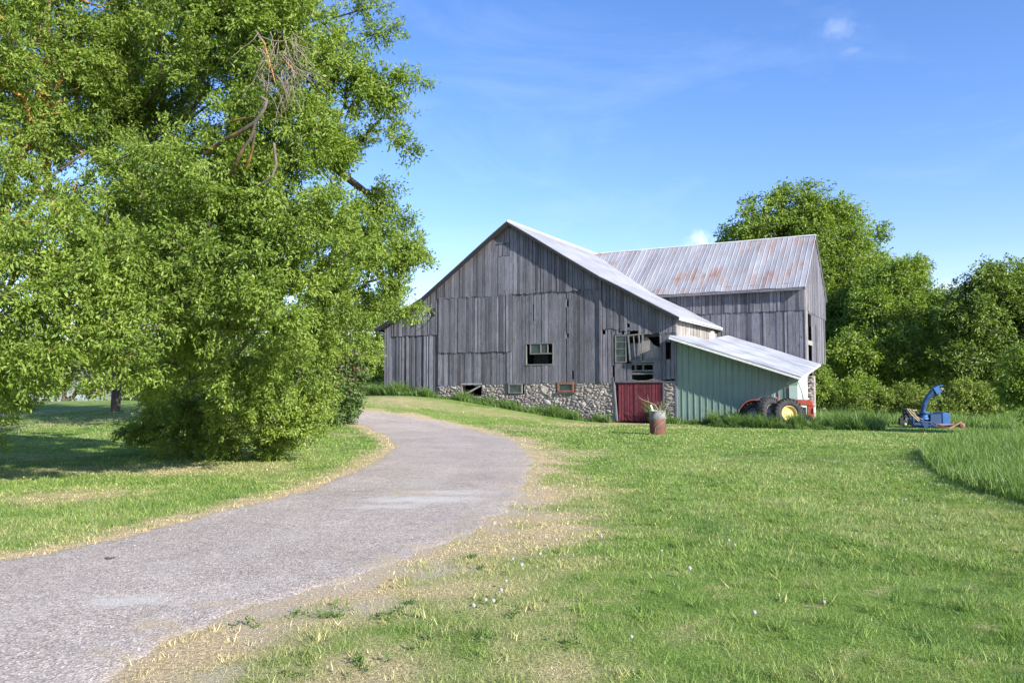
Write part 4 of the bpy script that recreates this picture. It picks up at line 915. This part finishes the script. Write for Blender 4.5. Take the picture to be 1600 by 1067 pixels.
def simple_tree(px, py_base, Y, blobs, label, name='background_tree', mat='leaf_far', nt=260, per=60, sig=.45, ll=.26, lw=.13, group='trees behind the farmyard', shell=2.6, dsc=1.0, base=None, zmin=.3, trunk_r=.02, cat='tree'):
    p = at(px, 600, Y); x_, y_ = p.x, p.y; g_ = G(x_, y_)
    bl = [spx(a, b, Y+c, d, dsc) for a, b, c, d in blobs]; tz = max(b[2] for b in bl)
    tr_ = [[(x_, y_, g_-.1), (x_+.1, y_, g_+(tz-g_)*.3), (x_+.2, y_+.1, g_+(tz-g_)*.6), (x_+.1, y_, g_+(tz-g_)*.85)]]
    return make_tree(name, label, bl, tr_, nt, per, sig, ll, lw, M[mat], M['bark'], trunk_r, group, .35, shell=shell, zmin=zmin, cat=cat)
# --- slim tree standing in the shade, lilac bush, small trees behind the drive
x, y = gz(180, 643); g0 = G(x, y)
make_tree('slim_tree', 'slim dark trunked tree standing alone in the shaded lawn gap', [(x-1.6, y, g0+5.2, 2.6), (x+2.4, y-.4, g0+5.2, 2.6), (x, y-1, g0+7.5, 3.2), (x+1, y-2.5, g0+6, 2.6)], [[(x, y, g0-.1), (x+.03, y, g0+1.2), (x-.02, y, g0+2.8), (x+.1, y, g0+4.6)]], 420, 60, .34, .17, .08, M['leaf_dark'], M['bark'], .016)
simple_tree(300, 600, 31, [(300, 500, 0, 120), (250, 430, 0, 110), (350, 420, 0, 110), (280, 330, 1, 110)], 'dark leafy tree hidden behind the huge box elder', 'background_tree', 'leaf_dark', nt=450, per=60, sig=.35, ll=.18, lw=.08)
x, y = gz(520, 662); g0 = G(x, y)
def lil_odd(q): return (rng.random(len(q)) < np.where((q[:, 2] > g0+1.5), .20, .03)).astype(float)
lb = [spx(522, 560, y, 36), spx(500, 600, y, 45), spx(535, 610, y, 34), spx(495, 640, y-.8, 34), spx(540, 640, y, 24), spx(470, 590, y, 40), spx(545, 575, y, 20)]
make_tree('lilac_bush', 'rounded lilac bush with browned flower heads at the inner drive edge', lb, [[(x, y, g0-.05), (x+.1, y, g0+.6), (x+.2, y, g0+1.5)], [(x-.4, y, g0), (x-.8, y, g0+1.2)], [(x+.3, y, g0), (x+.6, y, g0+1.0)]], 420, 75, .2, .12, .07, M['leaf_lilac'], M['bark'], .008, odd=lil_odd, cat='bush', droop=.2, zmin=.05)
simple_tree(585, 600, 62, [(585, 505, 0, 36), (560, 555, 0, 40), (605, 470, 2, 24), (590, 580, 0, 30), (545, 480, 3, 38), (625, 455, 3, 16)], 'loose leafy tree filling the gap left of the barn corner', nt=330, per=55, sig=.4, ll=.24, lw=.11)
simple_tree(470, 600, 78, [(470, 520, 0, 50), (430, 560, 0, 50), (500, 570, 0, 40)], 'rounded tree beyond the big box elder, left of the drive', nt=200, per=50, sig=.6, ll=.34, lw=.16)
simple_tree(100, 600, 74, [(40, 590, 0, 26), (90, 603, 0, 20), (150, 600, 0, 20), (200, 590, 0, 26), (250, 580, 0, 30), (0, 590, 0, 24)], 'low row of shrubs seen under the canopy beyond the shaded lawn', 'shrub', nt=330, per=50, sig=.4, ll=.26, lw=.13, group='shrubs along the edge of the woods', zmin=.05, cat='shrub')
# --- woods right of and behind the wing
WG = 'trees behind the barn and field'
simple_tree(1290, 600, 66, [(1240, 345, 0, 46), (1180, 350, 0, 34), (1148, 372, 1, 24), (1295, 350, 0, 46), (1262, 312, 0, 22), (1345, 390, 0, 32), (1225, 310, 0, 14), (1295, 300, 0, 12), (1330, 335, 0, 14), (1375, 365, 0, 12), (1290, 420, 0, 80), (1330, 470, -2, 70), (1300, 530, -3, 70), (1210, 400, 2, 60), (1370, 410, 0, 20), (1320, 580, -5, 55), (1178, 320, 1, 12), (1205, 306, 0, 11)],
            'tallest tree rising over the right end of the rusty roof', 'tall_tree', nt=1500, per=75, sig=.46, ll=.26, lw=.12, group=WG)
simple_tree(1405, 600, 58, [(1400, 450, 0, 40), (1430, 430, 1, 24), (1380, 500, -1, 55), (1440, 490, 0, 40), (1340, 560, -4, 45), (1400, 560, -4, 50), (1450, 550, -2, 45), (1420, 415, 0, 14), (1470, 480, 2, 20)],
            'mid height bright green tree stepping down right of the tallest tree', 'broad_tree', nt=1000, per=75, sig=.42, ll=.24, lw=.11, group=WG)
simple_tree(1560, 600, 50, [(1555, 460, 0, 48), (1520, 500, 0, 46), (1590, 480, 1, 50), (1550, 428, 0, 14), (1500, 560, 0, 42), (1560, 560, 0, 55), (1620, 540, 0, 60), (1640, 460, 2, 60), (1605, 446, 2, 14), (1490, 490, 2, 22)],
            'dark dense tree at the right edge behind the tall grass', 'dark_tree', 'leaf_dark', nt=1050, per=75, sig=.36, ll=.21, lw=.10, group=WG)
simple_tree(1480, 600, 75, [(1480, 500, 0, 45), (1500, 540, 0, 50), (1440, 530, 0, 50), (1530, 520, 0, 45)], 'distant tree closing the gap between the bright and dark trees', 'background_tree', 'leaf_dark', nt=350, per=60, sig=.6, ll=.34, lw=.16, group=WG)
simple_tree(1600, 600, 30, [(1598, 575, 0, 30), (1625, 600, 0, 40), (1590, 610, 0, 22)], 'low leafy bush poking in at the right edge above tall grass', 'bush', 'leaf_far', nt=160, per=60, sig=.2, ll=.13, lw=.07, group=WG, zmin=.1, trunk_r=.008, cat='bush')
simple_tree(1510, 600, 42, [(1500, 618, 0, 20), (1530, 622, 0, 22), (1555, 632, 0, 16), (1480, 632, 0, 14), (1515, 608, 0, 12)], 'pale yellow green shrub right behind the snow blower chute', 'shrub', 'leaf_shrub', nt=230, per=60, sig=.2, ll=.13, lw=.06, group='shrubs along the edge of the woods', zmin=.05, trunk_r=.006, cat='shrub')
simple_tree(1400, 600, 45, [(1380, 625, 0, 18), (1410, 622, 0, 20), (1440, 628, 0, 16), (1350, 628, 0, 16), (1425, 615, 0, 12)], 'light green shrub left of the snow blower at the woods edge', 'shrub', 'leaf_shrub', nt=240, per=55, sig=.22, ll=.14, lw=.06, group='shrubs along the edge of the woods', zmin=.05, trunk_r=.006, cat='shrub')
simple_tree(1310, 600, 47, [(1290, 612, 0, 24), (1320, 620, 0, 24), (1350, 610, 0, 22), (1280, 590, 0, 16)], 'leafy green shrub beside the right corner of the wing', 'shrub', 'leaf_far', nt=260, per=60, sig=.24, ll=.15, lw=.08, group='shrubs along the edge of the woods', zmin=.05, trunk_r=.006, cat='shrub')
# --- far-off woods: one mass along the horizon
def far_woods():
    T = []
    for k in range(2600):
        if random.random() < .75: px = random.uniform(-500, 640); Y = random.uniform(105, 150); hh = 7+4*vnoise(px*.02, 3.0, 1.0, 5)
        else: px = random.uniform(1290, 2300); Y = random.uniform(80, 110); hh = 8+3*vnoise(px*.02, 1.0, 1.0, 6)
        p = at(px, 600, Y); T.append([p.x, p.y, G(p.x, p.y)+random.random()**.6*hh])
    o = leaves('far_woods', np.array(T), 42, 1.0, .75, .40, M['leaf_dark'], None, None, .2)
    tag(o, 'far-off band of woods along the horizon beyond the fields', 'woods', kind='stuff')
far_woods()

# ------------------------------------------------------------------ things far left: pole, rail, house
p = at(552, 600, 70); g0 = G(p.x, p.y); u = MB(); u.tube([(p.x, p.y, g0), (p.x, p.y, g0+5.6)], [.13, .10], 8); u.box(p.x-.28, p.x+.28, p.y-.18, p.y+.1, g0+4.2, g0+5.6)
tag(u.build('utility_pole', M['frame_white']), 'pale pole with grey box seen between trees left of barn', 'pole')
fr = empty('rail_fence', at(570, 600, 52), 0, 'low dark rail fence left of the barn corner', 'fence'); fr.location.z = G(fr.location.x, fr.location.y)
h = MB(); h.bar((-1.4, 0, .35), (.75, .1, .38), .10, .06); h.build('rail', M['wood_dark'], fr)
for xx in (-1.35, .65):
    h = MB(); h.box(xx-.07, xx+.07, .05, .19, -.1, 1.0 if xx > 0 else .45); h.build('post', M['wood'], fr)
hp = at(95, 600, 95); hs_ = empty('farmhouse', (hp.x, hp.y, G(hp.x, hp.y)), .2, 'pale blue grey farmhouse half hidden under the trees at left', 'house')
h = MB(); h.box(-4, 4, 0, 6, 0, 3.2); h.build('wall', m_simple('pale_siding', (.22, .25, .28), .7, .1, 2), hs_)
h = MB(); h.prism([(-4.5, 3.1), (4.5, 3.1), (4.5, 3.3), (.0, 4.9), (-4.5, 3.3)], -.4, 6.4); h.build('roof', m_simple('dark_shingle', (.12, .12, .13), .9, .2, 4), hs_)
for xx in (-2.4, 0, 2.4):
    h = MB(); h.box(xx-.55, xx+.55, -.04, -.01, 1.0, 2.3); h.build('window', M['glass'], hs_)

# ------------------------------------------------------------------ grass and weeds
def blades(name, x, y, hh, ww, mat, extra=None, bend=.35, seg=2, lab=None, cat=None, lean=None):
    n = len(x); z = hgt(x, y)-.005; a = rng.random(n)*2*pi; tx = np.cos(a); ty = np.sin(a); b = rng.random(n)*2*pi; bd = bend*hh*rng.uniform(.2, 1.4, n)
    bx_ = np.cos(b)*bd; by_ = np.sin(b)*bd
    if lean is not None: bx_ += lean[0]*hh; by_ += lean[1]*hh
    P0 = np.c_[x, y, z]; W_ = np.c_[tx*ww/2, ty*ww/2, np.zeros(n)]; T = P0+np.c_[bx_, by_, hh*.97]
    if seg == 1:
        V = np.stack([P0-W_, P0+W_, T], 1); k = 3; F = np.arange(n*3).reshape(-1, 3)
    else:
        Mp = P0+np.c_[bx_*.3, by_*.3, hh*.55]; V = np.stack([P0-W_, P0+W_, Mp-W_*.8, Mp+W_*.8, T], 1); k = 5; q = (np.arange(n)*5)[:, None]
        F = np.concatenate([np.c_[q, q+1, q+3], np.c_[q, q+3, q+2], np.c_[q+2, q+3, q+4]])
    at_ = {'rnd': np.repeat(np.clip(rng.normal(.5, .24, n), 0, 1), k)}
    for kk, v in (extra or {}).items(): at_[kk] = np.repeat(v, k)
    o = npmesh(name, V.reshape(-1, 3), F, mat, at_)
    tag(o, lab, cat, kind='stuff'); return o
# tall unmown grass on the right and behind the lawn
TALL = np.array([gz(*p) for p in [(1441, 712), (1446, 728), (1470, 745), (1510, 762), (1560, 777), (1620, 793), (1760, 830), (2100, 900)]]+[(20, 9), (60, 9), (60, 50), (14.5, 50)]+[gz(1264, 662), gz(1330, 661), gz(1400, 662.5), gz(1440, 669), gz(1500, 671), gz(1520, 676), gz(1490, 685), gz(1458, 697)])
def sample_area(n, x0, x1, y0, y1, power=1.0):
    y = y0+(y1-y0)*rng.random(n)**power; x = x0+(x1-x0)*rng.random(n); return x, y
def tall_grass():
    X = []; Y = []
    for n, box_ in ((170000, (7, 24, 8, 22)), (120000, (8, 36, 20, 37)), (100000, (14, 44, 37, 49))):
        x, y = sample_area(n, box_[0], box_[1], box_[2], box_[3]); k = inside(TALL, x, y) & (np.hypot((x-S0.x-1.4)/1.8, (y-S0.y+.5)/2.2) > 1.0); X.append(x[k]); Y.append(y[k])
    x = np.concatenate(X); y = np.concatenate(Y)
    j = fbm(x, y, .5, 81); dist = np.hypot(x, y); ed = edist(TALL, x, y)
    hh = (.12+.36*j)*rng.uniform(.4, 1.3, len(x))*np.where(y > 37, 1.4*np.clip(fbm(x, y, 1.7, 85)*2.4-.3, .25, 1.3), 1.0)*np.where(rng.random(len(x)) < .05, 1.5, 1.0)*np.clip(.45+ed/.6, 0, 1); ww = .006+dist*.00048
    blades('tall_grass', x, y, hh, ww, M['grass_tall'], {'odd': np.zeros(len(x))}, .45, 2, 'tall unmown green grass beyond the curved edge of the lawn', 'grass')
tall_grass()
def weeds():
    X = []; Y = []; H_ = []
    def strip(s0, s1, d0, d1, n, h0, h1, seed=0):
        s = rng.uniform(s0, s1, n); d = d0+(d1-d0)*rng.random(n)**1.4; p = LB+np.outer(s, RX)+np.outer(d, MX)
        m_ = fbm(s, d, .9, 91); X.append(p[:, 0]); Y.append(p[:, 1]); m2_ = fbm(s, d, 3.1, 95); H_.append((h0+(h1-h0)*m_)*rng.uniform(.35, 1.25, n)*(.5+.6*(m_ > .45))*np.clip(m2_*2.6-.45, .12, 1.5))
    strip(-1.2, 3.9, -.05, -1.1, 9000, .35, .65); strip(3.5, 8.2, -.05, -.9, 4200, .2, .5); strip(8.2, 14.5, -.05, -.85, 6500, .2, .6)
    strip(16.6, 17.9, -.1, -.8, 2200, .35, .85); strip(18.3, 24.0, -.3, -1.2, 6000, .3, .6); strip(20.3, 25.2, -2.5, -3.4, 8500, .28, .48); strip(23.5, 27.0, -3.0, 2.0, 9000, .35, .65); strip(19.8, 20.6, -1.5, -2.4, 900, .3, .5)
    x = np.concatenate(X); y = np.concatenate(Y); h_ = np.concatenate(H_)
    blades('weeds', x, y, h_, np.full(len(x), .026), M['weed'], {'odd': np.zeros(len(x))}, .75, 2, 'dark green weeds and long grass along the foot of barn and shed', 'weeds')
weeds()
def lawn():
    X = []; Y = []; Hh = []; Ww = []
    for n, y0, y1, h0, w0 in ((170000, 3.6, 8, .034, .0042), (150000, 7.5, 14, .038, .0085), (120000, 13.5, 24, .042, .017), (70000, 23, 40, .05, .036)):
        y = rng.uniform(y0, y1, n); x = rng.uniform(-.78, .78, n)*(y+1.2); X.append(x); Y.append(y)
        Hh.append(np.full(n, h0)); Ww.append(np.full(n, w0))
    nc = 1500; cy = rng.uniform(3.8, 15, nc); cx = rng.uniform(-.76, .76, nc)*(cy+1); k = rng.integers(6, 34, nc); sp_ = np.repeat(rng.uniform(.015, .05, nc), k)
    X.append(np.repeat(cx, k)+rng.normal(0, 1, k.sum())*sp_); Y.append(np.repeat(cy, k)+rng.normal(0, 1, k.sum())*sp_); Hh.append(np.repeat(rng.uniform(.05, .095, nc), k)); Ww.append(np.full(k.sum(), .006)+.0004*np.repeat(cy, k))
    x = np.concatenate(X); y = np.concatenate(Y); h_ = np.concatenate(Hh); w_ = np.concatenate(Ww)
    d, bare = dryness(x, y); ins = inside(POLY, x, y); dR = edist(REs, x, y); dL = edist(LEs, x, y); de = np.minimum(dR, dL)
    keep = (~ins | ((de < .40) & (rng.random(len(x)) < .7*np.exp(-de*6)))) & (rng.random(len(x)) > bare*.75) & ~inside(TALL, x, y)
    s = (x-LB[0])*RX[0]+(y-LB[1])*RX[1]; D = (x-LB[0])*MX[0]+(y-LB[1])*MX[1]; keep &= ~((D > 0) & (s > 0) & (s < 23))
    clump = fbm(x, y, 5.5, 101); keep &= rng.random(len(x)) < np.clip(.35+clump*1.1-d*.25, .2, 1)
    x, y, h_, w_, d, clump = (v[keep] for v in (x, y, h_, w_, d, clump))
    hh = h_*rng.uniform(.5, 1.5, len(x))*(.65+.8*clump)*(1-.55*d)
    dd = np.clip(d+rng.normal(0, .10, len(x))+(rng.random(len(x)) < .045)*.5, 0, 1)
    band = np.sin(edist(resample(TALL[:7], 120), x, y)*2*pi/1.5+fbm(x, y, .4, 111)*1.5)*np.clip((x-1+fbm(x, y, .3, 112)*3)/4, 0, 1)
    blades('lawn_grass', x, y, hh, w_, M['blade'], {'dry': dd, 'bare': np.zeros(len(x))}, .8, 1, lean=(band*.3, band*.3), lab='short mown lawn grass, green with dry straw patches', cat='grass')
lawn()
# broad-leaved weed rosettes in the verge
def rosettes():
    spots = [(392, 645+330), (540, 958), (510, 988-28), (620, 965), (600, 968), (465, 960), (555, 1040), (560, 1048), (740, 890), (770, 945), (790, 965), (745, 870), (660, 1005), (1180, 640+250), (470, 1052), (640, 945), (880, 1010), (1000, 960), (760, 1000)]
    T = []
    for px, py in spots:
        X_, Y_ = gz(px, py)
        for k in range(4): T.append([X_+random.gauss(0, .05), Y_+random.gauss(0, .06), G(X_, Y_)+.004])
    o = leaves('clover_patch', np.array(T), 22, .022, .028, .011, M['weed'], None, None, -.4, flat=.25)
    tag(o, 'scattered low clumps of broad-leaved weeds along the dry drive verge', 'weeds', kind='stuff')
rosettes()
# dandelions
dn = [(770, 955), (784, 938), (742, 962), (758, 953), (845, 878), (800, 885), (868, 855), (815, 900), (790, 920), (1425, 773), (1415, 790), (1147, 862), (1140, 856), (1233, 752), (1390, 690), (1075, 905), (1130, 720), (985, 1010), (1180, 975), (1290, 955), (1035, 870), (940, 850)]
fl = MB(); fl.tube([(0, 0, 0), (.008, 0, .05), (.004, 0, .11)], .0022, 5)
hd = MB()
for k in range(70):
    z = 1-2*(k+.5)/70; a = k*2.4; q = math.sqrt(1-z*z); d = Vector((q*cos(a), q*sin(a), z)); c = Vector((.004, 0, .115)); hd.bar(c+d*.004, c+d*.019, .0012); hd.bar(c+d*.018, c+d*.021, .007)
d0 = None
mwh = m_simple('seed_fluff', (.4, .4, .37), .9, .05, 5); mst = m_simple('flower_stem', (.16, .22, .07), .6, .1, 9)
for i, (px, py) in enumerate(dn):
    X_, Y_ = gz(px, py)
    if i == 0:
        d0 = empty('dandelion', (0, 0, 0), 0, 'white dandelion seed head on a thin stem in the lawn', 'dandelion', 'dandelion seed heads scattered in the lawn'); kids = [fl.build('stem', mst, d0), hd.build('seed_head', mwh, d0)]; o = d0
    else:
        o = d0.copy(); COL.objects.link(o)
        for c in kids: q = c.copy(); q.parent = o; COL.objects.link(q)
    o.location = (X_, Y_, G(X_, Y_)); o.rotation_euler = (random.uniform(-.15, .15), random.uniform(-.15, .15), random.uniform(0, 6)); s = random.uniform(.5, .85); o.scale = (s, s, s)
# loose gravel on and beside the drive
def gravel():
    n = 9000; t = rng.random(n); y = rng.uniform(4, 16, n); x = rng.uniform(-.8, .5, n)*(y+1)
    ins = inside(POLY, x, y); dR = edist(REs, x, y); k = (ins & (rng.random(n) < .55)) | (~ins & (dR < .9) & (rng.random(n) < .5*np.exp(-dR*2)))
    x = x[k]; y = y[k]; n = len(x); s = rng.uniform(.003, .009, n)*(1+(rng.random(n) < .03)*1.2); z = hgt(x, y)+.011*inside(POLY, x, y)
    O = np.array([[1, 0, 0], [-1, 0, 0], [0, 1, 0], [0, -1, 0], [0, 0, 1], [0, 0, -.6]]); V = O[None]*s[:, None, None]*rng.uniform(.6, 1.3, (n, 6, 1)); a = rng.random(n)*6.28
    c, s_ = np.cos(a)[:, None], np.sin(a)[:, None]; V = np.stack([V[..., 0]*c-V[..., 1]*s_, V[..., 0]*s_+V[..., 1]*c, V[..., 2]*.7], -1)+np.c_[x, y, z][:, None]
    F0 = np.array([[0, 2, 4], [2, 1, 4], [1, 3, 4], [3, 0, 4], [2, 0, 5], [1, 2, 5], [3, 1, 5], [0, 3, 5]]); F = (np.arange(n)*6)[:, None, None]+F0[None]
    m = Mt('gravel_stone'); m.color(m.ramp(m.attr(), [(0, (.15, .13, .12)), (.5, (.31, .275, .25)), (1, (.5, .46, .42))]))
    o = npmesh('gravel', V.reshape(-1, 3), F.reshape(-1, 3), m.m, {'rnd': np.repeat(rng.random(n), 6)}); tag(o, 'loose grey gravel stones lying on the driveway and its edge', 'gravel', kind='stuff')
gravel()
for px, py, lb_ in ((171, 875, 'small dark clod lying on the drive near its left edge'),):
    X_, Y_ = gz(px, py); c = MB()
    for k in range(5): c.lathe([(0, -.01), (.02, 0), (.017, .012), (0, .018)], 7, Matrix.Translation((X_+random.uniform(-.035, .035), Y_+random.uniform(-.02, .02), G(X_, Y_)+.012)))
    tag(c.build('dirt_clod', M['wood_dark']), lb_, 'dirt clod')
